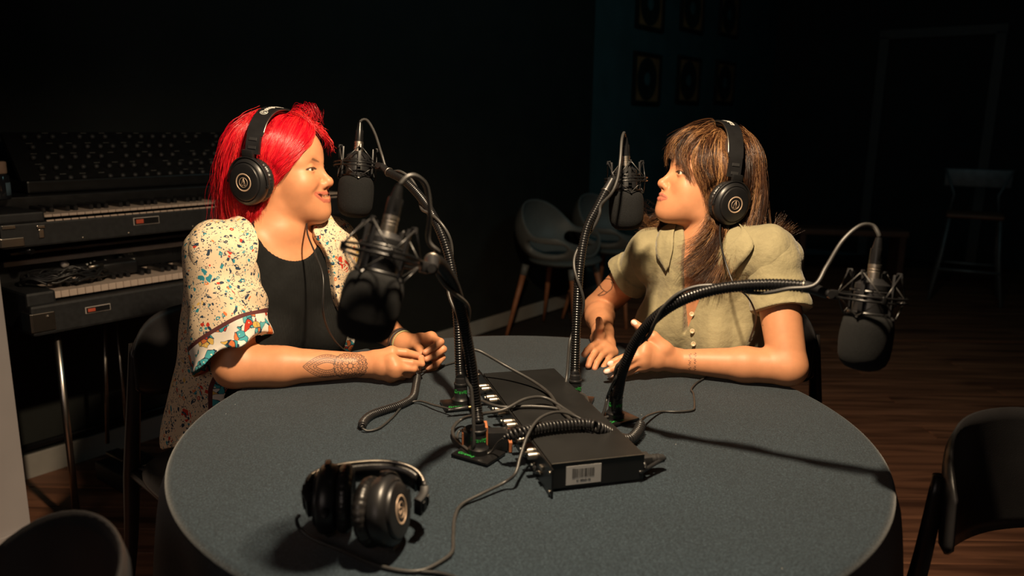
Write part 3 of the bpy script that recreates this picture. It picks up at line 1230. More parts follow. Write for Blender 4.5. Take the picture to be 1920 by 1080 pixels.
def eyeballs(parent, o, R, s, gaze, iris):
    for y in (1, -1):
        n = 40
        prof = [(.0126 * math.sin(t), .0126 * math.cos(t)) for t in np.linspace(0.02, PI - .02, 30)]
        g = unit(R @ unit(gaze))
        m = frame(o + R @ (np.array([.0768, y * .031, .017]) * s), z=g, s=s)
        p = lathe(prof, n, m=m)
        ang = np.arccos(np.clip(((p[0] - m[:3, 3]) / s / .0126) @ g, -1, 1))
        C = np.tile([.72, .66, .60], (len(ang), 1))
        C[ang < .47] = iris
        C[ang < .2] = (.01, .01, .01)
        mk('eyeball', p, EYEW, parent, attrs={'Col': C})


def scalp(name, mat, parent, o, R, s, low=-.06, off=.006, cut=None):
    F = Field()
    F.tf(o, R, s)
    F.ell((-.004, 0, .042), (.090 + off, .074 + off, .087 + off), .01)
    F.cap((-.055, 0, -.01), (-.05, 0, low), .045, .035, .03)
    # clear the face
    F.ell((.105, 0, -.015), (.085, .10, .088), .01, '-')
    if cut:
        for c, r in cut:
            F.ell(c, r, .01, '-')
    F.tf()
    return mk(name, F.mesh(.004), mat, parent)


def folds(dirv, amp, fr, seed=0, warp=.6):
    d = unit(dirv).astype(np.float32)
    rg = np.random.default_rng(seed)
    ph = rg.random(3) * 6
    e = unit(np.cross(d, [.3, .2, .9])).astype(np.float32)

    def f(P):
        a, b_ = P @ d, P @ e
        return (np.float32(amp) * np.sin(fr * a + warp * np.sin(fr * .37 * b_ + ph[0]) * 3 + ph[1]) * (.6 + .4 * np.sin(fr * .23 * b_ + ph[2]))).astype(np.float32)
    return f


def head_zone(o, R, N, up, low):
    lo = np.minimum(o - .16, N - .17)
    hi = o + .17
    lo[2] = (N - up * low)[2]

    def z(P, e=0.0):
        return ((P > lo + .006 + e) & (P < hi - .006 - e)).all(1)
    return (lo, hi), (lambda P: z(P)), (lambda P: z(P, .005))


def along_zone(pts, r):
    P_ = [np.asarray(p, float) for p in pts]

    def z(P):
        D = [segd(P, a, b_) for a, b_ in zip(P_[:-1], P_[1:])]
        d = np.min([q[0] for q in D], 0)
        start = (D[0][0] <= d + 1e-9) & (D[0][1] <= 0)
        return (d < r) & ~start
    return z


def box_of(pts, r):
    P_ = np.array(pts)
    return P_.min(0) - r, P_.max(0) + r


# ======== woman on the left
JL = {'N': at(522, 447, D=1.70), 'SR': at(412, 484, D=1.60), 'SL': at(614, 466, D=1.80)}
JL['P'] = np.array([-.60, 1.735, .57])
EL_R = at(440, 688, z=.795)
WL_R = at(683, 684, z=.787)
EL_L = at(688, 592, D=1.93)
WL_L = at(757, 645, D=1.775)
oL = at(526, 334, D=1.70)
RL = euler_head((math.cos(math.radians(7)), -math.sin(math.radians(7))), math.radians(4), 0)
sL = 1.0
dh = 1.625
fgLR = [[at(735, 676, D=1.612), at(772, 681, D=1.62), at(790, 683, D=1.635), at(790, 671, D=1.65)],
        [at(741, 690, D=1.605), at(775, 692, D=1.62), at(783, 692, D=1.645), at(768, 690, D=1.66)],
        [at(740, 700, D=1.61), at(768, 702, D=1.63), at(773, 700, D=1.65), at(757, 697, D=1.66)],
        [at(733, 706, D=1.625), at(755, 707, D=1.64), at(758, 704, D=1.655), at(746, 701, D=1.665)]]
thLR = [at(704, 672, D=1.635), at(735, 660, D=1.635), at(760, 662, D=1.64), at(783, 667, D=1.65)]
fgLL = [[at(808, 633, D=1.735), at(826, 641, D=1.705), at(812, 652, D=1.69), at(797, 661, D=1.68)],
        [at(812, 642, D=1.745), at(831, 655, D=1.71), at(815, 666, D=1.695), at(799, 674, D=1.68)],
        [at(808, 653, D=1.755), at(829, 670, D=1.72), at(817, 684, D=1.70), at(802, 690, D=1.695)],
        [at(802, 662, D=1.765), at(821, 682, D=1.735), at(812, 694, D=1.72), at(799, 697, D=1.71)]]
thLL = [at(767, 648, D=1.765), at(779, 647, D=1.745), at(787, 655, D=1.715), at(790, 664, D=1.69)]


def woman_left():
    t = thing('person', 'woman with bright red bob in floral open robe and black top, forearms on the table', 'person',
              (float(JL['P'][0]), float(JL['P'][1]), 0), world=True)
    F = Field()
    up, lat, fr = torso(F, JL, 0, 1.12, bust=.066)
    ML = head_field(F, oL, RL, sL, smile=1.0, neck_to=JL['N'] + up * .015, nr=.055, nz=.0035, mz=.0055)
    arm(F, JL['SR'], EL_R, WL_R, 1.12)
    arm(F, JL['SL'], EL_L, WL_L, 1.08)
    F.cap(EL_R, EL_R + (WL_R - EL_R) * .3 + np.array([0, 0, -.004]), .034, .036, .02)
    hand_field(F, WL_R, thLR, fgLR)
    hand_field(F, WL_L, thLL, fgLL)
    npt = oL + RL @ np.array([-.01, 0, -.075])
    za = along_zone([JL['SR'] + (EL_R - JL['SR']) * .55, EL_R, WL_R, thLR[3], fgLR[0][3]], .10)
    zb = along_zone([WL_L + (EL_L - WL_L) * .5, WL_L, fgLL[0][1], fgLL[0][3]], .085)
    HR = [fgLR + [thLR], WL_R]
    HL = [fgLL + [thLL], WL_L]
    dn_ = lambda P, H: np.min([segd(P, f[i], f[i + 1])[0] for f in H[0] for i in range(3)] + [segd(P, H[1], f[0])[0] for f in H[0]], 0)
    za1 = lambda P: za(P) & (~zb(P) | (dn_(P, HR) < dn_(P, HL)))
    zb1 = lambda P: zb(P) & ~za1(P)
    hb, zh, zhc = head_zone(oL, RL, JL['N'], up, .105)
    pts = [F.mesh(.0042, keep=lambda P: ~(zhc(P) | za(P) | zb(P))),
           F.mesh(.0013, *hb, keep=zh),
           F.mesh(.00105, *box_of([JL['SR'] + (EL_R - JL['SR']) * .5, EL_R, WL_R] + [q for f in fgLR for q in f] + thLR, .055), keep=za1),
           F.mesh(.0012, *box_of([WL_L + (EL_L - WL_L) * .6, WL_L] + [q for f in fgLL for q in f] + thLL, .05), keep=zb1)]
    V, Q = jn(pts)
    base = (.59, .262, .128)
    C = face_paint(V, oL, RL, sL, base, (.46, .115, .08), (.15, .07, .04), ML)
    # knuckles and finger ends a little redder
    for f in fgLR + fgLL + [thLR, thLL]:
        d = np.linalg.norm(V - f[3], axis=1)
        m = .35 * (1 - ss(d, .004, .016))[:, None]
        C = C * (1 - m) + np.array([.62, .26, .17]) * m
        d = np.linalg.norm(V - f[1], axis=1)
        m = .2 * (1 - ss(d, .004, .014))[:, None]
        C = C * (1 - m) + np.array([.60, .26, .17]) * m
    # ---- inked mandala on the forearm
    ax = unit(WL_R - EL_R)
    vw = unit(np.array([0, 0, CAMZ]) - (EL_R + WL_R) / 2)
    vw = unit(vw - ax * vw.dot(ax))
    sd = np.cross(ax, vw)

    def armuv(cen):
        q = V - cen
        u = q @ ax
        a, b_ = q @ vw, q @ sd
        rad = np.sqrt(a * a + b_ * b_)
        return u, np.arctan2(b_, a) * np.minimum(rad, .04), np.arctan2(b_, a), rad
    axp = lambda px: EL_R + ax * ((at(px, 686, z=.787) - EL_R) @ ax)
    ink = np.zeros(len(V))

    def pen(d, w=.0009):
        return 1 - ss(np.abs(d), w * .5, w * 1.5)
    cen = axp(657)
    u, v, ang, rad = armuv(cen)
    near = (rad < .055) & (np.abs(ang) < 2.2)
    rho, th_ = np.hypot(u, v - .002), np.arctan2(v - .002, u)
    for R0, n, amp in ((.006, 8, .10), (.0145, 8, .22), (.019, 16, .10), (.0235, 12, .12), (.029, 12, .14), (.033, 24, .05)):
        rr = R0 * (1 + amp * (np.abs(np.sin(n * th_ / 2)) * 2 - 1))
        ink = np.maximum(ink, pen(rho - rr) * near)
    for n, r0, r1 in ((8, .004, .0135), (16, .0145, .019), (32, .0235, .028)):
        an = np.abs(((th_ * n / (2 * PI)) % 1) - .5) * 2 * PI / n * rho
        ink = np.maximum(ink, pen(an, .0008) * (rho > r0) * (rho < r1) * near)
    ink = np.maximum(ink, .55 * ((rho > .0185) & (rho < .0215) & near & (np.sin(th_ * 24) > .2)))
    ink = np.maximum(ink, .6 * ((rho > .028) & (rho < .0335) & near & (np.sin(th_ * 36 + rho * 900) > .3)))
    flower = rho < .031
    # pointed leaf reaching up the arm
    u2 = u + .047
    for k_, (a0, b0) in enumerate(((.048, .027), (.043, .0225), (.038, .0185), (.028, .0125), (.023, .0085))):
        prof = b0 * np.clip(1 - np.abs(u2 / a0) ** 1.7, 0, 1)
        if k_ in (1, 3):
            prof = prof + .0010 * np.sin(u2 * 1500)
        ink = np.maximum(ink, pen((np.abs(v - .002) - prof), .0009) * (np.abs(u2) < a0) * near * ~flower)
    mm = (np.abs(v - .002) < .0185 * np.clip(1 - np.abs(u2 / .038) ** 1.7, 0, 1)) & (np.abs(v - .002) > .0130 * np.clip(1 - np.abs(u2 / .028) ** 1.7, 0, 1)) & near & ~flower & (np.abs(u2) < .038)
    ink = np.maximum(ink, .7 * mm * (np.sin(u2 * 2400) > .1))
    mm = (np.abs(v - .002) < .0265 * np.clip(1 - np.abs(u2 / .048) ** 1.7, 0, 1)) & (np.abs(v - .002) > .0225 * np.clip(1 - np.abs(u2 / .043) ** 1.7, 0, 1)) & near & ~flower & (np.abs(u2) < .048)
    ink = np.maximum(ink, .5 * mm * (np.sin(u2 * 1100) > .3))
    # dark script below the ear, under the headphone cup
    q = ((V - oL) @ RL)
    for i in range(5):
        d, _ = segd(q, (.005 + .006 * i, -.052, -.058 - .004 * (i % 2)), (.010 + .006 * i, -.048, -.066 + .003 * (i % 3)))
        d2 = np.abs(q[:, 1] + .05)
        ink = np.maximum(ink, (1 - ss(np.hypot(d * .6, 0), .0008, .0022)) * (q[:, 1] < -.02))
    C = C * (1 - .88 * ink[:, None]) + np.array([.035, .035, .035]) * .88 * ink[:, None]
    mk('body', (V, Q), SKIN, t, attrs={'Col': C})
    eyeballs(t, oL, RL, sL, (1, -.12, .0), (.10, .05, .025))
    # teeth
    F = Field()
    F.tf(oL, RL, sL)
    for i in range(-4, 5):
        a = i * .17
        F.ell((ML['t'] - .0205 + .0165 * math.cos(a), .0215 * math.sin(a), -.0412 + .0012 * (abs(i) > 2)), (.0030, .0019, .0042), .0006)
    F.tf()
    mk('teeth', F.mesh(.001, smooth=0), TOOTH, t)

    # black ribbed tank top
    F = Field()
    torso(F, JL, .0045, 1.12, bust=.066)
    F.ell(JL['N'] + up * .040 + fr * .050, (.080, .078, .070), .006, '-', R=np.stack([fr, lat, up], 1))
    for S in (JL['SR'], JL['SL']):
        F.cap(S + up * .1, S - up * .06, .062, .062, .01, '-')
    F.fn(lambda P: (P[..., 2] * 0 + .56 - P[..., 2]).astype(np.float32), '^')
    F.fn(lambda P: (.0007 * np.sin(np.float32(900) * (P @ lat.astype(np.float32)))).astype(np.float32), '~')
    mk('tank_top', F.mesh(.0027), TANK, t)
    # neckline binding
    mT = frame(JL['N'] + up * .030 + fr * .055, x=fr, y=lat, z=up)

    # floral robe: body and two sleeves
    PRN = print_cloth()
    F = Field()
    torso(F, JL, .020, 1.12, bust=.066, k=.05)
    F.cap(JL['N'] - up * .10 - fr * .035, JL['P'] - fr * .045 - up * .0, .125, .165, .05)
    F.cap(JL['SR'] - up * .06 - fr * .02 + lat * .03, JL['P'] - lat * .10 - fr * .02, .055, .10, .06)
    F.cap(JL['SL'] - up * .05 - fr * .01, JL['P'] + lat * .09 + fr * .02, .065, .09, .06)
    N0, l32, u32, f32 = JL['N'].astype(np.float32), lat.astype(np.float32), up.astype(np.float32), fr.astype(np.float32)

    def opening(P):
        q = P - N0
        l, u, f = q @ l32, -(q @ u32), q @ f32
        wr = .100 + .034 * np.clip(u / .25, -.2, 1.2) + .004 * np.sin(u * 40)
        wl2 = .060 + .075 * np.clip(u / .25, -.2, 1.3) + .006 * np.sin(u * 40)
        w = np.where(l < 0, wr, wl2)
        return np.minimum(w - np.abs(l), f + .035).astype(np.float32)
    F.fn(opening, '^', .006)
    F.cap(JL['N'] - up * .03, JL['N'] + up * .12, .064, .075, .01, '-')
    F.fn(lambda P: ((.585 + .012 * np.sin(P[..., 0] * 50)) - P[..., 2]).astype(np.float32), '^')
    F.fn(folds(lat * .6 + fr * .5 + up * .15, .0062, 52, 3, 1.0), '~')
    F.fn(folds(lat * .3 + up * .9, .003, 45, 5), '~')
    V, Q = F.mesh(.0032)
    q = V - JL['N']
    l, u, f = q @ lat, -(q @ up), q @ fr
    w = np.where(l < 0, .100 + .034 * np.clip(u / .25, -.2, 1.2), .060 + .075 * np.clip(u / .25, -.2, 1.3))
    ed = np.abs(l) - w
    band = np.clip(.5 + (.026 - ed) * 12, 0, 1) * (f > 0) * (u > .16)
    mk('robe', (V, Q), PRN, t, attrs={'band': band})
    for S, E, r0, r1, e in ((JL['SR'], EL_R, .068, .082, .88), (JL['SL'], EL_L, .060, .064, .62)):
        F = Field()
        d = unit(E - S)
        end = S + (E - S) * e
        F.cap(S - d * .005, end + d * .06, r0, r1 + .006, .02)
        F.cap(S, JL['N'] * .3 + S * .7 - up * .012, r0 * .82, r0 * .66, .04)
        F.cap(S + (E - S) * .60, end + d * .12, r1 - .030, r1 - .004, .01, '-')
        dn = unit(d + np.array([.42, .0, -.0]))
        F.fn(lambda P, e_=end.astype(np.float32), d_=dn.astype(np.float32): ((P - e_) @ d_).astype(np.float32), '^')
        F.fn(folds(unit(np.cross(d, fr)) + d * .45, .0060, 62, 8, 1.0), '~')
        F.fn(folds(d + unit(np.cross(d, fr)) * .9, .0036, 80, 9, 1.1), '~')
        V, Q = F.mesh(.0028)
        dist = -((V - end) @ dn)
        band = np.clip(.5 + (.042 - dist) * 10, 0, 1)
        mk('sleeve', (V, Q), PRN, t, attrs={'band': band})
    # trousers
    F = Field()
    F.ell(JL['P'] - np.array([0, 0, .03]), (.17, .17, .11), .03)
    fh = unit([fr[0], fr[1], 0])
    for y in (-1, 1):
        H = JL['P'] + lat * y * .09 - np.array([0, 0, .04])
        K = H + fh * .36 + lat * y * .04 - np.array([0, 0, .01])
        A = K * np.array([1, 1, 0]) - np.append((fh * .06)[:2], 0) + np.array([0, 0, .10])
        F.cap(H, K, .088, .062, .03)
        F.cap(K, A, .060, .045, .02)
        F.fn(lambda P: (P[..., 0] * 0 - 1).astype(np.float32), '^')
        sh = Field()
        sh.cap(A - np.array([0, 0, .055]), A + np.append((fh * .14)[:2], -.062), .036, .030, .02)
        sh.fn(lambda P: (.004 - P[..., 2]).astype(np.float32), '^')
        mk('shoe', sh.mesh(.006), BLK, t)
    F.fn(folds(lat + fr * .3, .003, 60, 4), '~')
    mk('trousers', F.mesh(.005), DENIM, t)
    # bracelets on the far wrist
    a = unit(WL_L - EL_L)
    for i, (off, col, r) in enumerate(((-.020, (.05, .025, .018), .0022), (-.012, (.03, .03, .032), .0026), (-.003, (.38, .34, .16), .0020))):
        c = WL_L + a * off
        mk('bracelet', torus(.0292, r, 60, 6, m=frame(c, z=unit(a + np.array([.1 * i, 0, .12])))), M('bracelet_cord', col, .6, var=(400, .4)), t)
    # hair
    scalp('scalp_hair', HREDB, t, oL, RL, sL, low=-.055, off=.007)
    cen, er = np.array([.0, 0, .040]), np.array([.095, .076, .088])
    gs = [[(.080, .012, .108), (.090, -.018, .086), (.078, -.048, .060), (.058, -.069, .036), (.036, -.080, .018), (.010, -.086, .004)],
          [(.062, .015, .120), (.070, -.030, .100), (.060, -.058, .070), (.040, -.076, .038), (.016, -.086, .010), (-.008, -.088, -.020)],
          [(.040, .014, .130), (.045, -.038, .112), (.036, -.066, .078), (.018, -.082, .036), (-.006, -.089, -.004), (-.022, -.086, -.045)],
          [(.015, .012, .135), (.015, -.045, .118), (.004, -.074, .080), (-.012, -.086, .032), (-.026, -.090, -.022), (-.034, -.080, -.075)],
          [(-.012, .010, .137), (-.022, -.046, .118), (-.038, -.074, .078), (-.054, -.082, .028), (-.064, -.082, -.03), (-.062, -.070, -.088)],
          [(-.032, .008, .132), (-.055, -.042, .112), (-.078, -.060, .072), (-.094, -.064, .020), (-.102, -.062, -.04), (-.096, -.054, -.100)],
          [(-.045, .004, .126), (-.080, -.022, .102), (-.104, -.030, .060), (-.116, -.032, .0), (-.120, -.030, -.05), (-.112, -.024, -.105)],
          [(-.048, -.002, .124), (-.084, .006, .100), (-.110, .006, .056), (-.120, .006, .0), (-.122, .006, -.05), (-.112, .006, -.105)]]
    gm = [[(x - .022 * (x > .02), -y + .012 * (z > .1), z) for x, y, z in g] for g in gs[1:]]
    fore = [[(.074, .010, .112), (.084, .022, .106), (.092, .034, .092), (.096, .040, .078)],
            [(.070, .012, .115), (.086, .040, .100), (.090, .058, .070), (.078, .070, .045)]]
    kw = dict(cen=cen, er=er, hp=(-.016, 0.0, math.tan(math.radians(10)), .151))
    sets = [strands(gs, 7000, .00042, .0030, endj=.007, seed=1, wave=.0016, m=20, lift=.004, **kw),
            strands(gs[3:], 1500, .00042, .006, endj=.013, seed=2, wave=.005, lift=.008, wfreq=1.6, m=24, **kw),
            strands(gm, 2600, .0005, .005, endj=.012, seed=3, wave=.003, **kw),
            strands(fore, 40, .0004, .004, endj=.008, seed=4, wave=.004, m=18, **kw),
            strands(gs[4:] + gm[::-1][:3], 260, .0003, .010, endj=.020, seed=5, wave=.007, lift=.012, wfreq=1.8, m=30, **kw),
            strands([[(.03, 0, .13), (.06, 0, .142), (.085, .0, .130), (.102, .0, .112)], [(.03, .03, .13), (.065, .03, .136), (.09, .03, .116), (.103, .04, .09)]], 60, .0003, .006, endj=.012, seed=6, wave=.006, lift=.010, m=24, **kw)]
    hair_obj('hair', sets, HRED, t, oL, RL, sL)
    return t

# ======== woman on the right
JR = {'N': at(1333, 452, D=1.80), 'SL': at(1448, 480, D=1.70), 'SR': at(1222, 478, D=1.90)}
JR['P'] = np.array([.50, 1.90, .57])
ER_L = at(1478, 688, z=.795)
WR_L = at(1268, 676, z=.787)
ER_R = at(1122, 578, D=2.06)
WR_R = at(1130, 622, D=1.86)
oR = at(1325, 352, D=1.80)
RR = euler_head((-math.cos(math.radians(7)), -math.sin(math.radians(7))), math.radians(14), 0)
sR = .98
fgRL = [[at(1209, 652, D=1.665), at(1178, 667, D=1.655), at(1158, 675, D=1.65), at(1143, 682, D=1.645)],
        [at(1206, 664, D=1.66), at(1173, 680, D=1.645), at(1153, 690, D=1.64), at(1137, 697, D=1.635)],
        [at(1205, 676, D=1.66), at(1176, 691, D=1.65), at(1158, 699, D=1.645), at(1144, 704, D=1.645)],
        [at(1206, 687, D=1.665), at(1182, 697, D=1.66), at(1168, 702, D=1.655), at(1157, 706, D=1.655)]]
thRL = [at(1246, 654, D=1.68), at(1225, 632, D=1.68), at(1206, 618, D=1.685), at(1189, 605, D=1.69)]
fgRR = [[at(1122, 643, D=1.80), at(1109, 650, D=1.765), at(1101, 657, D=1.75), at(1095, 665, D=1.735)],
        [at(1131, 652, D=1.80), at(1115, 661, D=1.76), at(1107, 674, D=1.745), at(1103, 686, D=1.735)],
        [at(1140, 658, D=1.80), at(1127, 667, D=1.77), at(1119, 680, D=1.75), at(1115, 691, D=1.74)],
        [at(1149, 661, D=1.81), at(1140, 675, D=1.78), at(1132, 687, D=1.765), at(1127, 698, D=1.755)]]
thRR = [at(1121, 635, D=1.83), at(1124, 626, D=1.80), at(1125, 613, D=1.785), at(1123, 600, D=1.78)]


def woman_right():
    t = thing('person', 'brown-haired woman in olive button shirt gesturing with both hands over the table', 'person',
              (float(JR['P'][0]), float(JR['P'][1]), 0), world=True)
    F = Field()
    up, lat, fr = torso(F, JR, 0, .98, bust=.060)
    MR = head_field(F, oR, RR, sR, smile=0.0, neck_to=JR['N'] + up * .01, nr=.051)
    arm(F, JR['SL'], ER_L, WR_L, 1.06)
    arm(F, JR['SR'], ER_R, WR_R, 1.04)
    hand_field(F, WR_L, thRL, fgRL)
    hand_field(F, WR_R, thRR, fgRR)
    npt = oR + RR @ np.array([-.01, 0, -.075])
    nax = unit(oR - JR['N'])
    za = along_zone([JR['SL'] + (ER_L - JR['SL']) * .4, ER_L, WR_L, fgRL[1][0], fgRL[1][3]], .10)
    zb = along_zone([JR['SR'] + (ER_R - JR['SR']) * .42, ER_R, WR_R, fgRR[1][0], fgRR[2][3]], .085)
    hb, zh, zhc = head_zone(oR, RR, JR['N'], up, .105)
    HR = [fgRL + [thRL], WR_L]
    HL = [fgRR + [thRR], WR_R]
    dn_ = lambda P, H: np.min([segd(P, f[i], f[i + 1])[0] for f in H[0] for i in range(3)] + [segd(P, H[1], f[0])[0] for f in H[0]], 0)
    za2 = lambda P: za(P) & (~zb(P) | (dn_(P, HR) < dn_(P, HL)))
    zb2 = lambda P: zb(P) & ~za2(P)
    pts = [F.mesh(.0042, keep=lambda P: ~(zhc(P) | za(P) | zb(P))),
           F.mesh(.0013, *hb, keep=zh),
           F.mesh(.0012, *box_of([JR['SL'] + (ER_L - JR['SL']) * .35, ER_L, WR_L] + [q for f in fgRL for q in f] + thRL, .055), keep=za2),
           F.mesh(.0012, *box_of([JR['SR'] + (ER_R - JR['SR']) * .38, ER_R, WR_R] + [q for f in fgRR for q in f] + thRR, .055), keep=zb2)]
    V, Q = jn(pts)
    base = (.61, .275, .138)
    C = face_paint(V, oR, RR, sR, base, (.46, .13, .10), (.12, .06, .035), MR)
    for f in fgRL + fgRR + [thRL, thRR]:
        d = np.linalg.norm(V - f[3], axis=1)
        m = .35 * (1 - ss(d, .004, .016))[:, None]
        C = C * (1 - m) + np.array([.64, .26, .17]) * m
    # polished nails, on the camera side of the near hand's finger ends
    for fi, f in enumerate(fgRL + [thRL] + fgRR):
        tip, pv = np.asarray(f[3]), np.asarray(f[2])
        ax = unit(tip - pv)
        vw = unit(np.array([0, 0, CAMZ + .25]) - tip)
        if fi > 4:
            vw = unit(ax * .7 + np.array([-.2, -.1, -.6]))
        vw = unit(vw - ax * vw.dot(ax))
        q = V - tip
        a, b_, c = q @ ax, q @ vw, q @ np.cross(ax, vw)
        m = (1 - ss(np.sqrt((a / .0072) ** 2 + (c / .0048) ** 2), .85, 1.05)) * (b_ > .001)
        C = C * (1 - m[:, None]) + np.array([.80, .64, .56]) * m[:, None]
    ink = np.zeros(len(V))
    # small bird drawn in line on the far upper arm
    ax = unit(ER_R - JR['SR'])
    cenb = at(1141, 539, D=1.93)
    rt, upv = unit(at(1241, 539, D=1.93) - cenb), unit(at(1141, 439, D=1.93) - cenb)
    bird = [(1133, 541), (1131, 533), (1135, 526), (1141, 522), (1147, 523), (1150, 526), (1153, 531), (1149, 529), (1151, 535), (1149, 542), (1143, 548), (1139, 547), (1133, 541)]
    tail = [(1143, 548), (1137, 553), (1129, 555), (1127, 554), (1133, 549), (1137, 545)]
    q2 = np.stack([(V - cenb) @ rt, (V - cenb) @ upv], 1)
    okb = (np.linalg.norm(V - cenb, axis=1) < .09) & (((V - JR['SR'] - ax * ((V - JR['SR']) @ ax)[:, None]) @ (-unit(cenb - np.array([0, 0, CAMZ])))) > 0)
    sc = 1.93 / FPX
    for pl in (bird, tail):
        for a, b_ in zip(pl[:-1], pl[1:]):
            a3 = np.array([(a[0] - 1141) * sc, -(a[1] - 539) * sc])
            b3 = np.array([(b_[0] - 1141) * sc, -(b_[1] - 539) * sc])
            d, _ = segd(q2, a3, b3)
            ink = np.maximum(ink, (1 - ss(d, .0006, .0018)) * okb * .85)
    # two lines of small script round the near wrist
    ax = unit(ER_L - WR_L)
    vw = unit(np.array([0, 0, CAMZ]) - WR_L)
    vw = unit(vw - ax * vw.dot(ax))
    q = V - WR_L
    u = q @ ax
    s_ = q @ np.cross(ax, vw)
    f_ = q @ vw
    for u0, ph in ((.030, 0), (.041, 2)):
        wv = u0 + .0016 * np.sin(s_ * 1500 + ph) + .0010 * np.sin(s_ * 640 + ph)
        ink = np.maximum(ink, (1 - ss(np.abs(u - wv), .0006, .0016)) * (np.abs(s_ - .0) < .019) * (f_ > 0) * (np.sin(s_ * 420 + ph) > -.75) * .85)
    for px, py, dd in ((1105, 606, 1.95), (1407, 590, 1.66), (1430, 610, 1.66)):
        pt = at(px, py, D=dd)
        vd = unit(pt - np.array([0, 0, CAMZ]))
        dl = np.linalg.norm((V - pt) - ((V - pt) @ vd)[:, None] * vd, axis=1)
        ink = np.maximum(ink, (1 - ss(dl, .0008, .002)) * .6 * (np.linalg.norm(V - pt, axis=1) < .09))
    C = C * (1 - ink[:, None]) + np.array([.05, .035, .03]) * ink[:, None]
    mk('body', (V, Q), SKIN, t, attrs={'Col': C})
    eyeballs(t, oR, RR, sR, (1, .05, -.1), (.08, .05, .03))

    LIN = linen()
    N0, l32, u32, f32 = JR['N'].astype(np.float32), lat.astype(np.float32), up.astype(np.float32), fr.astype(np.float32)
    F = Field()
    torso(F, JR, .010, 1.0, bust=.063, k=.04)
    F.cap(JR['N'] - up * .20 + fr * .01, JR['P'] + fr * .0, .100, .14, .06)

    def vneck(P):
        q = P - N0
        l, u, f = q @ l32, -(q @ u32), q @ f32
        w = .040 * np.clip(1 - (u - .01) / .17, 0, 1.4) + .0005
        return np.minimum(np.minimum(w - np.abs(l - .004), f), .18 - u).astype(np.float32)
    F.fn(vneck, '^', .004)
    F.cap(JR['N'] - up * .02, JR['N'] + up * .12, .062, .070, .01, '-')
    F.fn(lambda P: (.56 - P[..., 2]).astype(np.float32), '^')
    F.fn(folds(lat * .95 + up * .25, .0036, 55, 11, 1.1), '~')
    F.fn(folds(lat * .5 + up * .8, .0020, 48, 12, 1.2), '~')

    def seam(P):   # front edge of the button stand
        q = P - N0
        l, u = q @ l32, -(q @ u32)
        return (-.0022 * np.exp(-((l + .008) / .014) ** 4) * (u > .1)).astype(np.float32)
    F.fn(seam, '~')
    mk('shirt', F.mesh(.003), LIN, t)
    for S, E, r0, r1, e in ((JR['SL'], ER_L, .050, .060, .50), (JR['SR'], ER_R, .052, .060, .40)):
        F = Field()
        d = unit(E - S)
        end = S + (E - S) * e
        F.cap(S - d * .01, end + d * .06, r0, r1 + .006, .02)
        F.cap(S, JR['N'] * .4 + S * .6 - up * .008, r0 * .92, r0 * .70, .04)
        tk = lambda P, e_=end.astype(np.float32), d_=d.astype(np.float32): ((P - e_) @ d_).astype(np.float32)
        F.fn(lambda P, tk=tk: (-.0032 * ((tk(P) > -.034) & (tk(P) < .02))).astype(np.float32), '~')
        F.cap(S + d * .04, end + d * .12, r1 - .02, r1 - .003, .01, '-')
        F.fn(tk, '^')
        F.fn(folds(unit(np.cross(d, fr)) + d * .6, .0034, 60, 18, 1.2), '~')
        F.fn(folds(d + unit(np.cross(d, fr)) * .5, .0018, 90, 19, 1.2), '~')
        mk('sleeve', F.mesh(.0027), LIN, t)
    SHF = Field()
    torso(SHF, JR, .011, 1.0, bust=.063, k=.04)
    # collar: two flat pointed leaves and a stand at the back
    for y in (1, -1):
        a0 = JR['N'] + up * .045 - fr * .055 + lat * y * .02
        a1 = JR['N'] + up * .040 + fr * .00 + lat * y * .067
        a2 = JR['N'] - up * .005 + fr * .060 + lat * y * .050
        a3 = JR['N'] - up * .050 + fr * .088 + lat * y * .052
        C1 = crv([a0, a1, a2, a3], 22)
        drop = unit(lat * y * .8 - up * .55 + fr * .2)
        wid = np.interp(np.linspace(0, 1, 22), [0, .3, .75, 1], [.034, .040, .050, .012])
        g = []
        for j in range(7):
            k_ = j / 6
            off = drop * 1.0
            g.append(C1 + off * (wid * k_)[:, None] - up * (.010 * k_ ** 2) + (fr * .004 + up * .012) * math.sin(k_ * PI * .6))
        top = np.array(g)
        nrm = unit(fr + up * .4 + lat * y * .5)
        A = top.reshape(-1, 3)
        for _ in range(4):
            dd = SHF.ev(A[None].astype(np.float32))[0]
            A = A + nrm * np.clip(.0075 - dd, 0, .02)[:, None]
        B = A - nrm * .0022
        n = 22
        Fq = []
        for i in range(6):
            for j in range(n - 1):
                q_ = (i * n + j, i * n + j + 1, (i + 1) * n + j + 1, (i + 1) * n + j)
                Fq.append(q_)
                Fq.append(tuple(x + len(A) for x in q_[::-1]))
        bd = [j for j in range(n)] + [i * n + n - 1 for i in range(1, 7)] + [6 * n + j for j in range(n - 2, -1, -1)] + [i * n for i in range(5, 0, -1)]
        for a, b_ in zip(bd, bd[1:] + bd[:1]):
            Fq.append((b_, a, a + len(A), b_ + len(A)))
        mk('collar', (np.vstack([A, B]), Fq), LIN, t)
    BTN = M('horn_button', (.62, .48, .30), .35, var=(200, .2))
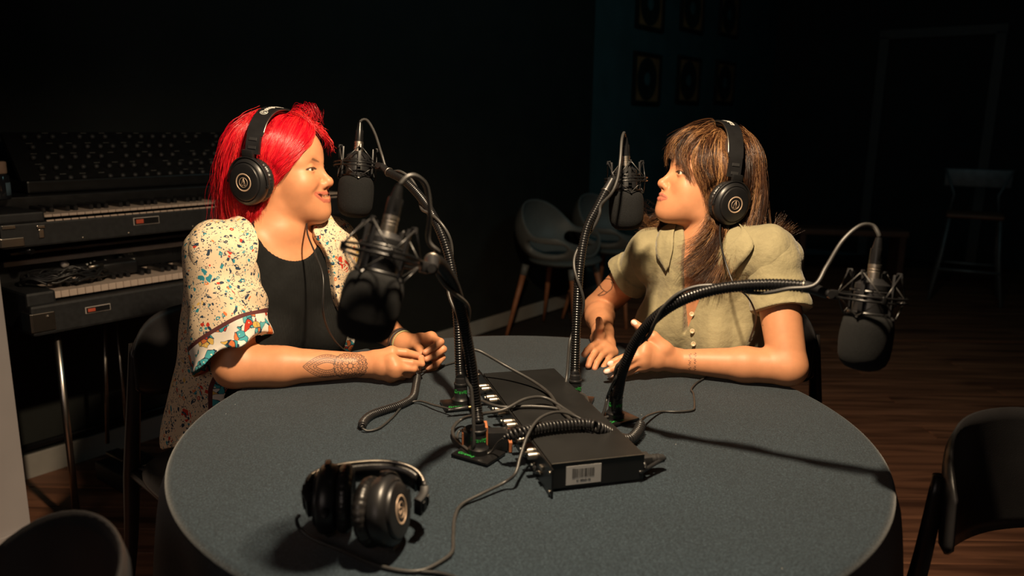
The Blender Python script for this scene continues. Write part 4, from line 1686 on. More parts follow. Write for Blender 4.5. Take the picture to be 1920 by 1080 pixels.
    for px, py in ((1297, 589), (1298, 621), (1300, 645)):
        vd = at(px, py, D=1.0) - np.array([0, 0, CAMZ])
        # walk the ray until it meets the shirt
        P_ = np.array([0, 0, CAMZ]) + vd[None] * np.linspace(1.5, 2.0, 400)[:, None]
        Fs = Field()
        torso(Fs, JR, .0115, 1.0, bust=.063, k=.04)
        Fs.cap(JR['N'] - up * .20 + fr * .01, JR['P'] + fr * .0, .100, .14, .06)
        dd = Fs.ev(P_[None].astype(np.float32))[0]
        i = int(np.argmax(dd < 0))
        mk('button', join([lathe([(.0, 0), (.0056, .0002), (.0056, .0022), (.0042, .0026), (.0035, .0018), (0, .0018)], 18, m=frame(P_[i], z=-unit(vd)))]), BTN, t)
    # trousers and shoes, under the table
    F = Field()
    F.ell(JR['P'] - np.array([0, 0, .03]), (.16, .16, .11), .03)
    fh = unit([fr[0], fr[1], 0])
    for y in (-1, 1):
        H = JR['P'] + lat * y * .085 - np.array([0, 0, .04])
        K = H + fh * .37 + lat * y * .03 - np.array([0, 0, .01])
        A = K * np.array([1, 1, 0]) - np.append((fh * .05)[:2], 0) + np.array([0, 0, .10])
        F.cap(H, K, .080, .058, .03)
        F.cap(K, A, .056, .042, .02)
        sh = Field()
        sh.cap(A - np.array([0, 0, .055]), A + np.append((fh * .14)[:2], -.062), .036, .030, .02)
        sh.fn(lambda P: (.004 - P[..., 2]).astype(np.float32), '^')
        mk('shoe', sh.mesh(.006), BLK, t)
    mk('trousers', F.mesh(.006), DENIMB, t)
    # hair
    scalp('scalp_hair', HBRNB, t, oR, RR, sR, low=-.075, off=.009, cut=None)
    cen, er = np.array([.0, 0, .042]), np.array([.096, .077, .090])
    kw = dict(cen=cen, er=er, hp=(-.018, -.022, math.tan(math.radians(8)), .180))
    # near side is y > 0 (her left)
    gs = [[(.030, .012, .138), (.058, .045, .116), (.066, .066, .080), (.060, .077, .045), (.040, .084, .015), (.012, .088, -.01)],
          [(.018, .012, .140), (.034, .052, .122), (.036, .074, .085), (.024, .084, .040), (.004, .090, .0), (-.010, .092, -.045)],
          [(.004, .012, .142), (.008, .055, .126), (.002, .080, .085), (-.014, .090, .030), (-.022, .096, -.035), (-.016, .100, -.10), (.006, .104, -.150), (.028, .104, -.178)],
          [(-.010, .012, .142), (-.018, .055, .126), (-.030, .080, .082), (-.042, .092, .025), (-.044, .098, -.04), (-.032, .104, -.11), (-.010, .108, -.165), (.012, .106, -.195)],
          [(-.022, .012, .140), (-.044, .052, .122), (-.062, .074, .078), (-.074, .086, .022), (-.072, .096, -.045), (-.060, .112, -.110), (-.046, .132, -.155), (-.034, .146, -.190)],
          [(-.034, .010, .136), (-.068, .045, .114), (-.092, .062, .070), (-.106, .076, .015), (-.106, .090, -.05), (-.100, .112, -.105), (-.090, .136, -.145)],
          [(-.042, .008, .132), (-.086, .030, .106), (-.114, .044, .058), (-.130, .058, .0), (-.134, .076, -.055), (-.134, .100, -.100), (-.130, .122, -.132)],
          [(-.046, .004, .130), (-.092, .010, .102), (-.122, .016, .052), (-.138, .024, -.008), (-.142, .038, -.07), (-.148, .056, -.115)]]
    gm = [[(x, -y, max(z, -.13) if z > -.13 else z * .6 - .05) for x, y, z in g] for g in gs]
    sq = lambda G: [[(x * .95, y * .94, z * .93 if z > 0 else z) for x, y, z in g] for g in G]
    bangs = [[(.022, .030, .140), (.062, .052, .124), (.082, .058, .092), (.084, .060, .062), (.074, .068, .036), (.054, .076, .012)],
             [(.024, .022, .141), (.074, .040, .124), (.096, .044, .092), (.096, .048, .062), (.086, .056, .034), (.070, .068, .004)],
             [(.024, .010, .142), (.080, .022, .128), (.106, .026, .098), (.108, .030, .072), (.104, .036, .054), (.098, .046, .040)],
             [(.024, -.005, .142), (.082, .004, .130), (.112, .004, .102), (.118, .004, .080), (.116, .008, .058)],
             [(.024, -.020, .140), (.080, -.020, .124), (.110, -.026, .094), (.112, -.036, .060), (.104, -.050, .044), (.090, -.064, .024)]]
    flip = [[(-.080, .070, .010), (-.112, .074, -.050), (-.140, .070, -.078), (-.170, .062, -.072), (-.196, .056, -.048)],
            [(-.086, .060, .0), (-.118, .060, -.055), (-.150, .052, -.075), (-.182, .044, -.060), (-.205, .036, -.025)],
            [(-.070, .074, -.010), (-.104, .084, -.075), (-.135, .086, -.105), (-.165, .084, -.115), (-.192, .080, -.130)]]
    farf = [[(.050, -.070, .02), (.052, -.078, -.05), (.066, -.080, -.10), (.090, -.080, -.118), (.112, -.078, -.105)],
            [(.040, -.074, .0), (.040, -.082, -.07), (.050, -.084, -.115), (.070, -.084, -.135), (.092, -.084, -.130)]]
    sets = [strands(sq(gs), 8200, .00040, .0034, endj=.010, m=22, seed=11, wave=.0022, lift=.004, clump=.75, **kw),
            strands(sq(gs[2:6]), 1200, .00042, .007, endj=.016, m=26, seed=12, wave=.005, wfreq=1.6, lift=.008, clump=.9, nclump=34, **kw),
            strands(sq(gm), 2600, .0005, .005, endj=.010, m=16, seed=13, wave=.003, lift=.005, **kw),
            strands(sq([gs[0]] + bangs), 600, .00038, .0035, endj=.006, m=20, seed=14, wave=.0025, lift=.007, clump=.9, nclump=34, **kw),
            strands(flip, 420, .00038, .006, endj=.014, m=20, seed=15, wave=.005, clump=.8, nclump=24, **kw),
            strands(farf, 300, .00042, .006, endj=.010, m=18, seed=16, wave=.004, clump=.8, nclump=18, **kw),
            strands(sq(gs[4:] + bangs[2:4]), 200, .00028, .009, endj=.018, m=26, seed=17, wave=.006, wfreq=1.6, lift=.014, **kw)]
    hair_obj('hair', sets, HBRN, t, oR, RR, sR)
    return t


# ------------------------------------------------------------------ headphones
def ear_cup(parent, m, cable=False):
    """m: z axis points outward from the ear, x = wearer's front, y along the band's rise"""
    prof = [(.036, -.004), (.0425, .000), (.0445, .006), (.0445, .014), (.0425, .019), (.0375, .0225), (.0368, .0215), (.0355, .0215), (.0352, .0245), (.034, .0262), (.030, .0272), (0, .0275)]
    sh = lathe(prof, 56)
    sh[0][:, 1] *= 1.10
    c = mk('ear_cup', xf(m, sh), BLK, parent, sharp=35)
    ring = torus(.0172, .0015, 48, 6)
    ring[0][:, 2] *= .35
    ring[0][:, 2] += .0277
    mk('printed_ring', xf(m, ring), COPPER, c)
    r2 = torus(.0098, .0005, 40, 5)
    r2[0][:, 2] += .0276
    tri = [r2]
    for a, b_ in (((-.0052, -.0062), (0, .0085)), ((.0052, -.0062), (0, .0085)), ((-.0052, -.0062), (-.001, -.0062)), ((.0012, .005), (.0012, -.0062)), ((.0012, -.0062), (.0052, -.0062))):
        tri.append(tube([(a[0], a[1], .0277), (b_[0], b_[1], .0277)], .0004, 5))
    mk('emblem', xf(m, join(tri)), COPPER, c)
    # cushion with puckered leatherette
    n, ns = 120, 14
    a = np.arange(n) * 2 * PI / n
    bb = np.arange(ns) * 2 * PI / ns
    rr = .0125 * (1 + .035 * np.sin(a * 34 + 2 * np.sin(a * 5)) + .02 * np.sin(a * 61))
    V = np.stack([(.0315 + rr[:, None] * np.cos(bb)) * np.cos(a)[:, None], (.0345 + rr[:, None] * np.cos(bb)) * np.sin(a)[:, None], -.0125 + .86 * rr[:, None] * np.sin(bb)], 2).reshape(-1, 3)
    F = [(i * ns + j, ((i + 1) % n) * ns + j, ((i + 1) % n) * ns + (j + 1) % ns, i * ns + (j + 1) % ns) for i in range(n) for j in range(ns)]
    mk('ear_cushion', xf(m, (V, F)), PAD, parent)
    # yoke: fork embracing the cup, and its stem
    arc = [(.0475 * math.cos(t), .051 * math.sin(t), .010 + .004 * math.sin(t)) for t in np.linspace(-.15, PI + .15, 30)]
    y = join([tube(arc, .0042, 8, flat=.55), bbox((0, .058, .013), (.026, .016, .010), .003), lathe([(.0, -.002), (.004, -.002), (.004, .003), (0, .003)], 12, m=frame((.0475, -.004, .010), z=(1, 0, 0))),
              lathe([(.0, -.002), (.004, -.002), (.004, .003), (0, .003)], 12, m=frame((-.0475, -.004, .010), z=(-1, 0, 0)))])
    mk('yoke', xf(m, y), BLK, parent, sharp=40)
    if cable:
        mk('cable_socket', xf(m, lathe([(.0, 0), (.005, 0), (.0045, .012), (.003, .018), (.0, .018)], 14, m=frame((.004, -.047, .008), z=(0, -1, 0)))), BLKM, parent)
    return c


def band_parts(parent, path, wdir, lettering=True, w=.034):
    """path: points over the head; wdir: constant width direction"""
    C = crv(path, 64)
    wdir = unit(wdir)
    T = np.gradient(C, axis=0)
    T /= np.linalg.norm(T, axis=1)[:, None]
    Nn = np.cross(T, wdir)
    Nn /= np.linalg.norm(Nn, axis=1)[:, None]
    mid = C[len(C) // 2] - (C[0] + C[-1]) / 2
    if Nn[len(C) // 2] @ mid < 0:
        Nn = -Nn

    def sweep(i0, i1, ww, prof, lift):
        idx = np.arange(i0, i1)
        V = []
        for i in idx:
            for a, h in prof:
                V.append(C[i] + wdir * a * ww + Nn[i] * (h + lift))
        k = len(prof)
        F = []
        for i in range(len(idx) - 1):
            for j in range(k):
                F.append((i * k + j, i * k + (j + 1) % k, (i + 1) * k + (j + 1) % k, (i + 1) * k + j))
        F.append(tuple(range(k - 1, -1, -1)))
        F.append(tuple((len(idx) - 1) * k + j for j in range(k)))
        return np.array(V), F
    rc = [(-.5, -.0015), (-.47, -.0028), (.47, -.0028), (.5, -.0015), (.5, .0015), (.47, .0028), (-.47, .0028), (-.5, .0015)]
    mk('headband', sweep(8, 56, w, rc, .0), BLK, parent, sharp=40)
    pad = [(-.46, 0), (-.42, -.006), (-.2, -.009), (.2, -.009), (.42, -.006), (.46, 0)]
    mk('headband_pad', sweep(13, 51, w, pad, -.002), PAD, parent)
    ed = join([tube(C[9:55] + wdir * w * .5 * q + Nn[9:55] * -.001, .0014, 6) for q in (1, -1)])
    mk('headband_edge', ed, STEEL, parent)
    for i0, i1 in ((1, 9), (55, 63)):
        b_ = sweep(i0, i1, w * .88, [(x, h * 1.9) for x, h in rc], 0)
        s = mk('slider', b_, BLK, parent, sharp=40)
        for q in (2, 5):
            mk('slider_ridge', sweep(i0 + q, i0 + q + 2, w * .5, [(x, h * .4) for x, h in rc], .0058), BLKM, s, smooth=False)
    if lettering:
        tv, tf_ = text_geo('audio-technica', .0185, .0003)
        L = np.r_[0, np.cumsum(np.linalg.norm(np.diff(C, axis=0), axis=1))]
        s0 = L[-1] / 2 + lettering * tv[:, 0] * .98
        P = np.stack([np.interp(s0, L, C[:, k]) for k in range(3)], 1)
        NN = np.stack([np.interp(s0, L, Nn[:, k]) for k in range(3)], 1)
        P = P + NN * (.0031 + tv[:, 2:3]) + wdir * tv[:, 1:2] * lettering
        mk('lettering', (P, tf_), WHITEP, parent, smooth=False)
        xmin = tv[:, 0].min() - .011
        sl = L[-1] / 2 + lettering * xmin
        c0 = np.array([np.interp(sl, L, C[:, k]) for k in range(3)])
        n0 = unit([np.interp(sl, L, Nn[:, k]) for k in range(3)])
        mm = frame(c0 + n0 * .0032, z=n0, x=np.cross(wdir, n0))
        mk('emblem', xf(mm, join([torus(.0078, .0006, 30, 5), tube([(-.004, -.004, 0), (0, .006, 0)], .0006, 4), tube([(.004, -.004, 0), (0, .006, 0)], .0006, 4), tube([(-.004, -.004, 0), (.004, -.004, 0)], .0006, 4)])), WHITEP, parent)


def worn_headphones(o, R, s, cz, cx, tilt, label, near, top=.151):
    t = thing('headphones', label, 'headphones', tuple(o), world=True, group='worn studio headphones')
    c, sn = math.cos(tilt), math.sin(tilt)
    Xl = np.array([c, 0, -sn])
    Zl = np.array([sn, 0, c])
    o2 = np.array([cx, 0, cz])
    for y in (1, -1):
        fwd = unit(Xl + np.array([0, -y * .10, 0]))
        out = unit(np.array([0, y, 0]) - Xl * .20 - Zl * .05)
        m = np.eye(4)
        m[:3, 2] = out
        m[:3, 1] = unit(Zl - out * Zl.dot(out))
        m[:3, 0] = np.cross(m[:3, 1], m[:3, 2])
        m[:3, 3] = o2 + np.array([0, y * .098, 0]) - Xl * .004
        mw = np.eye(4)
        mw[:3, :3] = R @ m[:3, :3] * s
        mw[:3, 3] = o + R @ (m[:3, 3] * s)
        ear_cup(t, mw, cable=(y == 1))
    H = top - cz
    path = []
    for a in np.linspace(-1, 1, 15):
        ang = a * PI / 2
        yy = .1085 * math.copysign(abs(math.sin(ang)) ** .85, ang)
        zz = .052 + (H - .052) * abs(math.cos(ang)) ** .8
        path.append(o + R @ ((o2 + np.array([0, yy, 0]) + Zl * zz) * s))
    band_parts(t, path, R @ Xl, lettering=1)
    return t

# ------------------------------------------------------------------ microphones and their gooseneck stands
def microphone(base, top, L, side, label, rs=1.0):
    """base = bottom of the foam, top = top of the plug; side = world direction from the mic towards its gooseneck"""
    t = thing('microphone', label, 'microphone', tuple(base), world=True, group='foam-covered microphones in wire shock mounts')
    s = L / .197
    z = unit(np.array(top) - np.array(base))
    x = unit(np.array(side) - z * np.dot(side, z))
    m = frame(base, z=z, x=x, s=s)
    mk('windscreen', lathe([(0, 0), (.014, .0006), (.024, .004), (.0315, .011), (.0355, .022), (.037, .038), (.0372, .055), (.0365, .068), (.0345, .077), (.030, .083), (.026, .084), (0, .084)], 48, m=m), FOAM, t)
    mk('mic_body', lathe([(.0245, .076), (.0245, .114), (.0235, .117), (.0235, .119), (.0245, .121), (.024, .128), (.016, .134), (.012, .137), (0, .137)], 32, m=m), BLK, t, sharp=30)
    plug = lathe([(.0, .132), (.0098, .132), (.0098, .1465), (.0092, .147), (.0092, .1485), (.0098, .149), (.0098, .1505), (.0092, .151), (.0092, .1525), (.0098, .153), (.0098, .1575), (.0088, .158), (.0, .158)], 24, m=m)
    pl = mk('plug', plug, STEEL, t, sharp=30)
    boot = [lathe([(.0, .1575), (.0094, .1575), (.0092, .166), (.0078, .180), (.0056, .192), (.0046, .197), (0, .197)], 20, m=m)]
    for i in range(4):
        a = i * PI / 2
        boot.append(bbox((.0078, 0, .172), (.0032, .0045, .018), .001, m=m @ np.array(Matrix.Rotation(a, 4, 'Z'))))
    mk('plug_boot', join(boot), METB, pl, sharp=35)
    # inner cradle
    cr = [torus(.029, .0016, 40, 6, m=m @ np.array(Matrix.Translation((0, 0, .086)))), torus(.029, .0016, 40, 6, m=m @ np.array(Matrix.Translation((0, 0, .118))))]
    ang = [PI / 4 + i * PI / 2 for i in range(4)]
    for a in ang:
        c, sn = math.cos(a), math.sin(a)
        cr.append(bbox((.0305, 0, .114), (.004, .007, .062), .0012, m=m @ np.array(Matrix.Rotation(a, 4, 'Z'))))
        hk = [(c * .031, sn * .031, .140), (c * .034, sn * .034, .147), (c * .039, sn * .039, .147), (c * .040, sn * .040, .141)]
        cr.append(tube([m[:3, :3] @ np.array(q) + m[:3, 3] for q in hk], .0020 * s, 6))
        hk = [(c * .031, sn * .031, .084), (c * .035, sn * .035, .080), (c * .039, sn * .039, .081)]
        cr.append(tube([m[:3, :3] @ np.array(q) + m[:3, 3] for q in hk], .0020 * s, 6))
    mk('cradle', join(cr), BLK, t, sharp=40)
    rg = [torus(.0480 * rs, .0019, 64, 6, m=m @ np.array(Matrix.Translation((0, 0, .111)))), torus(.0480 * rs, .0019, 64, 6, m=m @ np.array(Matrix.Translation((0, 0, .1045))))]
    for i in range(4):
        rg.append(bbox((.048 * rs, 0, .1078), (.005, .006, .011), .0012, m=m @ np.array(Matrix.Rotation(i * PI / 2, 4, 'Z'))))
    mk('shock_mount_ring', join(rg), METB, t)
    W = lambda q: m[:3, :3] @ np.array(q) + m[:3, 3]
    for i, a in enumerate(ang):
        for da in (-PI / 4, PI / 4):
            b_ = a + da
            pr = (math.cos(b_) * .049 * rs, math.sin(b_) * .049 * rs, .1085)
            mk('elastic_cord', join([tube([W((math.cos(a) * .0385, math.sin(a) * .0385, .146)), W(pr)], .0011 * s, 5),
                                     tube([W((math.cos(a) * .0385, math.sin(a) * .0385, .081)), W(pr)], .0011 * s, 5)]), CABLEB if i % 2 else CABLE, t)
    # swivel to the gooseneck
    sw = [bbox((.054 * rs, 0, .1075), (.012, .010, .014), .002, m=m), lathe([(0, -.009), (.0058, -.009), (.0058, .009), (0, .009)], 14, m=m @ frame((.060 * rs, 0, .1075), z=(0, 1, 0)))]
    mk('swivel', join(sw), BLK, t, sharp=40)
    return t, m, W((.063 * rs, 0, .1075)), W((0, 0, .197))


def ribbed(C, r=.0088, pitch=.0050, depth=.0013, sides=16):
    L = np.linalg.norm(np.diff(C, axis=0), axis=1).sum()
    n = int(L / pitch) * 5
    C = crv(C[::4], n)
    ph = np.arange(n) % 5
    r = r + depth * np.array([0, .8, 1, .8, 0])[ph] - depth * .5
    return tube(C, r, sides)


def gooseneck(pts, label, baserot, ferrule_end):
    b0 = np.array(pts[0])
    b0[2] = TZ
    t = thing('gooseneck_stand', label, 'microphone stand', tuple(b0), world=True, group='ribbed black gooseneck stands on the tablecloth')
    C = crv([b0 + np.array([0, 0, .058])] + [np.array(p) for p in pts[1:]], 220)
    ax0 = unit(C[3] - C[0])
    foot = b0 + np.array([0, 0, .006])
    bm = frame((b0[0], b0[1], TZ), z=(0, 0, 1), x=(math.cos(baserot), math.sin(baserot), 0))
    pl = mk('base_plate', bbox((0, 0, .004), (.072, .056, .006), .0022, m=bm), METB, t, sharp=35)
    mk('lettering', xf(bm @ frame((-.012, -.017, .0072), z=(0, 0, 1)), text_geo('Gravity', .011, .0002)), GREENP, pl, smooth=False)
    d = unit(C[0] - foot)
    cm = frame(foot, z=d)
    H = np.linalg.norm(C[0] - foot)
    col = mk('collar', lathe([(0, 0), (.017, 0), (.0172, .010), (.0145, .013), (.0130, .016), (.0125, .038), (.0135, .039), (.0135, .042), (.0115, .043), (.0105, H), (0, H)], 28, m=cm), BLK, t, sharp=35)
    tv, tf_ = text_geo('Gravity', .0105, .0002)
    # wrap the green lettering round the collar, on the camera side
    to = unit(np.array([0, 0, CAMZ]) - foot)
    lc = np.linalg.inv(cm[:3, :3]) @ to
    a0 = math.atan2(lc[1], lc[0])
    th_ = a0 + tv[:, 0] / .0127
    rr = .0128 + tv[:, 2] + .0002
    P = np.stack([rr * np.cos(th_), rr * np.sin(th_), .027 + tv[:, 1]], 1)
    mk('lettering', xf(cm, (P, tf_)), GREENP, col, smooth=False)
    n = len(C)
    k = int(n * .93)
    mk('gooseneck', ribbed(C[:k + 2]), METB, t)
    mk('ferrule', tube(C[k:], np.linspace(.0092, .0072, n - k), 18), BLK, t, sharp=40)
    e = C[k]
    mk('ferrule_ring', torus(.0094, .0011, 30, 6, m=frame(e, z=C[k + 1] - C[k])), STEEL, t)
    return t, C


def cable(pts, r, label, mat=CABLE, n=120, group=None, sides=8, cat='cable', extra=None):
    C = crv(pts, n)
    g = tube(C, r, sides)
    o = mk('cable', g, mat, loc=tuple(C[0]))
    tag(o, label, cat, group)
    return o, C


def wound(C, start, end_pts, top, turns, phase, label, r=.0031, off=.0125, i0=10, i1=210, lead=None):
    """a lead that leaves the plug, loops over and winds down the gooseneck curve C (base -> top)"""
    T, N, B = frames(C)
    idx = np.linspace(i1, i0, 60).astype(int)
    u = np.linspace(0, 1, 60)
    a = phase + turns * 2 * PI * u
    P = C[idx] + off * (np.cos(a)[:, None] * N[idx] + np.sin(a)[:, None] * B[idx])
    pts = [np.array(q) for q in start] + list(P[::3]) + [np.array(q) for q in end_pts]
    return cable(pts, r, label, n=260, group='microphone leads wound round the goosenecks')


NECKS = {}
# A: mic in front of the red-haired woman
mA = microphone(at(664, 408, D=1.735), at(675, 231, D=1.73), .212, at(740, 318, D=1.68) - at(666, 310, D=1.73), 'microphone with grey foam close to the red-haired woman\'s mouth')
gA = gooseneck([at(864, 762, z=TZ), at(862, 690, D=1.50), at(858, 600, D=1.50), at(846, 500, D=1.51), at(824, 430, D=1.52), at(795, 378, D=1.58), at(760, 340, D=1.63), at(728, 322, D=1.675), mA[2]],
               'gooseneck stand rising from the rack\'s far left corner to the red-haired woman\'s microphone', .3, 0)
# B: the near microphone, out of focus
mB = microphone(at(677, 641, D=.935), at(750, 342, D=.955), .197, at(800, 478, D=.95) - at(716, 453, D=.93), 'large near microphone out of focus, hiding the red-haired woman\'s far arm', rs=1.03)
gB = gooseneck([at(897, 856, z=TZ), at(893, 760, D=1.272), at(883, 680, D=1.25), at(868, 600, D=1.21), at(852, 540, D=1.15), at(832, 503, D=1.08), at(812, 487, D=1.01), mB[2]],
               'nearest gooseneck stand, left of the rack, bending back to the large blurred microphone', -.55, 0)
# C: mic in front of the brown-haired woman
mC = microphone(at(1175, 432, D=1.62), at(1172, 256, D=1.60), .192, at(1140, 360, D=1.56) - at(1175, 338, D=1.62), 'microphone with grey foam in front of the brown-haired woman\'s lips', rs=.93)
gC = gooseneck([at(1077, 755, z=TZ), at(1078, 690, D=1.53), at(1081, 600, D=1.53), at(1087, 500, D=1.53), at(1100, 430, D=1.54), at(1122, 385, D=1.55), mC[2]],
               'gooseneck stand rising straight behind the rack to the brown-haired woman\'s microphone', -.25, 0)
# D: right microphone
mD = microphone(at(1615, 694, D=1.135), at(1648, 449, D=1.12), .195, at(1545, 537, D=1.13) - at(1637, 545, D=1.125), 'microphone hanging at far right over the table edge, foam downward')
gD = gooseneck([at(1153, 788, z=TZ), at(1158, 742, D=1.41), at(1168, 695, D=1.36), at(1192, 640, D=1.32), at(1228, 596, D=1.275), at(1278, 563, D=1.235), at(1345, 542, D=1.20), at(1425, 534, D=1.165), at(1505, 537, D=1.14), mD[2]],
               'gooseneck stand arching right across the olive shirt to the far right microphone', .6, 0)

wound(gA[1], [mA[3], at(678, 225, D=1.73), at(689, 226, D=1.73), at(703, 250, D=1.72), at(716, 290, D=1.70), at(727, 320, D=1.69)], [at(1012, 795, z=.79), ] and [at(893, 742, z=.80), at(905, 752, z=.800), at(940, 763, z=.802), at(1000, 762, z=.802), at(1050, 768, z=.801), at(1092, 790, z=.80), at(1128, 822, z=.785), at(1140, 835, z=.765)], 0, 2.2, .5,
      'grey lead winding down from the red-haired woman\'s microphone and over the rack', i0=26, i1=190)
wound(gB[1], [mB[3], at(765, 331, D=.96), at(783, 332, D=.97), at(800, 352, D=.99), at(806, 400, D=1.0), at(803, 450, D=1.01)], [at(888, 838, z=.775), at(868, 836, z=.762), at(852, 820, z=.762), at(850, 802, z=.765), at(868, 785, z=.77), at(905, 776, z=.795), at(945, 768, z=.805), at(985, 748, z=.815), at(1022, 746, z=.812), at(1060, 768, z=.803), at(1105, 800, z=.798), at(1150, 840, z=.775), at(1158, 846, z=.762)], 0, 1.6, 2.2,
      'lead winding down from the large blurred microphone and looping left of the near base', i0=22, i1=196)
wound(gC[1], [mC[3], at(1170, 249, D=1.575), at(1166, 262, D=1.55), at(1163, 300, D=1.53), at(1158, 335, D=1.525), at(1147, 362, D=1.525)], [at(1062, 712, z=.80), at(1052, 745, z=.785), at(1046, 766, z=.801), at(1062, 780, z=.8), ] [:3], 0, 1.7, .4,
      'lead winding down from the brown-haired woman\'s microphone', i0=30, i1=186)
wound(gD[1], [mD[3], at(1647, 438, D=1.12), at(1636, 423, D=1.125), at(1612, 424, D=1.125), at(1580, 452, D=1.125), at(1550, 500, D=1.125), at(1527, 535, D=1.12)], [at(1150, 770, z=.775), at(1130, 786, z=.762), at(1122, 800, z=.762)], 0, 1.8, 2.6,
      'lead arching off the far right microphone and winding along its gooseneck', i0=30, i1=196)


# ------------------------------------------------------------------ rack unit
def rack():
    ux = unit([-.267, .964, 0])          # along the front panel, away from the camera
    uy = np.array([ux[1], -ux[0], 0])    # depth, to the right
    o = at(1034, 936, z=TZ)
    t = thing('rack_unit', 'black one-unit rack headphone amplifier lying on the tablecloth, barcode sticker on its side', 'rack device', tuple(o), world=True)
    m = np.eye(4)
    m[:3, 0], m[:3, 1], m[:3, 2], m[:3, 3] = ux, uy, (0, 0, 1), o
    L, Dp, H0, H1 = .482, .150, .004, .046
    cs = mk('case', bbox((L / 2, .006 + Dp / 2, (H0 + H1) / 2 - .0006), (L - .042, Dp, H1 - H0 - .0012), .0012, m=m), M('black_powder_coat', (.010, .0102, .0105), .42, var=(14, .25), bump=(900, .12)), t, smooth=False)
    mk('front_panel', bbox((L / 2, .001, .0235), (L, .003, .0455), .0008, m=m), METB, t, smooth=False)
    knob = lambda x, z, r=.0058, h=.014: lathe([(0, 0), (r, 0), (r, h * .8), (r * .92, h), (0, h)], 18, m=m @ frame((x, -.0005, z), z=(0, -1, 0)))
    k = 0
    for i in range(6):
        x0 = .075 + i * .063
        for x, z in ((x0, .036), (x0 + .022, .034)):
            q = mk('knob', knob(x, z), STEEL, t, sharp=35)
            k += 1
    for i in range(6):
        x0 = .082 + i * .063
        j = mk('socket', join([torus(.0052, .0016, 24, 6, m=m @ frame((x0, -.0012, .014), z=(0, -1, 0))), lathe([(0, 0), (.0050, 0), (.0048, .0012), (0, .0012)], 18, m=m @ frame((x0, -.0002, .014), z=(0, -1, 0)))]), STEEL, t)
        for dx in (-.014, .014, .019):
            mk('button', bbox((x0 + dx, -.0018, .012 + (.006 if dx > .016 else 0)), (.0042, .003, .0028), .0006, m=m), WHITEP if dx == .014 else BLK, t, smooth=False)
    mk('power_switch', join([bbox((.045, -.002, .030), (.010, .004, .006), .001, m=m), bbox((.052, -.002, .018), (.012, .003, .0025), .0006, m=m)]), STEEL, t, smooth=False)
    for x in (.008, L - .008):
        for z in (.008, .038):
            mk('screw', lathe([(0, 0), (.0032, 0), (.0028, .0016), (0, .0018)], 12, m=m @ frame((x, -.0006, z), z=(0, -1, 0))), STEEL, t)
    mk('front_lip', bbox((L / 2, .0024, .0452), (L - .03, .0015, .0012), .0003, m=m), STEEL, t, smooth=False)
    mk('side_lip', bbox((.0208, .006 + Dp / 2, .0452), (.0012, Dp, .0010), .0003, m=m), STEEL, t, smooth=False)
    # sticker
    sm = m @ np.array([[0, 0, -1, .0208], [1, 0, 0, .047], [0, 1, 0, .0235], [0, 0, 0, 1.0]])
    st = mk('barcode_sticker', bbox((.010, 0, .0003), (.056, .030, .0004), m=sm), M('pale_sticker_paper', (.50, .50, .50), .6, var=(40, .06)), t, smooth=False)
    rg = random.Random(5)
    bars = []
    x = -.008
    while x < .027:
        w = rg.choice([.0005, .0008, .0014])
        bars.append(bbox((x + w / 2, .003, .0006), (w, .0135 if len(bars) > 1 else .0155, .0002), m=sm))
        x += w + rg.choice([.0005, .0008, .0011])
    mk('barcode', join(bars), BLK, st, smooth=False)
    mk('lettering', xf(sm @ frame((.010, -.0090, .0006), z=(0, 0, 1)), text_geo('K1 08060108', .0042, .0001)), BLK, st, smooth=False)
    # power connector at the back
    pm = m @ frame((.052, .006 + Dp, .020), z=(0, 1, 0), x=(1, 0, 0))
    mk('power_connector', join([bbox((0, 0, .012), (.026, .020, .024), .004, m=pm), lathe([(0, .022), (.0085, .022), (.0078, .030), (.0086, .031), (.0076, .036), (.0084, .037), (.006, .048), (0, .048)], 18, m=pm)]), BLKM, t, sharp=40)
    return m


RM = rack()
rp_ = lambda x, y, z: RM[:3, :3] @ np.array([x, y, z]) + RM[:3, 3]
# little wooden block stand under the left side of the front panel
wb = thing('wooden_block', 'small reddish wooden block with a dark slot standing left of the rack panel', 'wooden block', tuple(at(900, 815, z=TZ)), world=True)
bmz = frame(at(910, 850, z=TZ), z=(0, 0, 1), x=(.995, .10, 0))
BW = M('reddish_wood', (.34, .12, .05), .5, var=(30, .25))
mk('block', join([bbox((0, .012, .024), (.008, .030, .046), .001, m=bmz), bbox((.042, .012, .010), (.006, .030, .018), .001, m=bmz), bbox((-.036, .020, .018), (.005, .020, .030), .001, m=bmz),
                  bbox((-.018, .016, .004), (.030, .024, .006), .001, m=bmz)]), BW, wb, smooth=False)
mk('insert', join([bbox((.021, .012, .019), (.034, .026, .034), .002, m=bmz), lathe([(0, .008), (.016, .008), (.018, .012), (.018, .036), (.014, .040), (0, .041)], 24, m=bmz @ frame((-.019, .016, 0), z=(0, 0, 1)))]), BLK, wb, sharp=35)


def jack(p, d, label, mat=BLK, L=.034):
    p, d = np.array(p, float), unit(d)
    m = frame(p, z=d)
    return join([lathe([(0, -.012), (.0026, -.012), (.0034, -.008), (.0026, -.0075), (.0036, -.004), (.0028, -.0035), (.0040, 0), (.0046, .001), (.0046, L * .75), (.0036, L * .8), (0, L * .8)], 16, m=m)]), \
        lathe([(0, L * .8), (.0032, L * .8), (.0032, L), (.0016, L), (.0015, L + .010), (0, L + .010)], 14, m=m)


GOLD = M('gold_plug_metal', (.75, .42, .16), .3, metal=1, var=(40, .1))


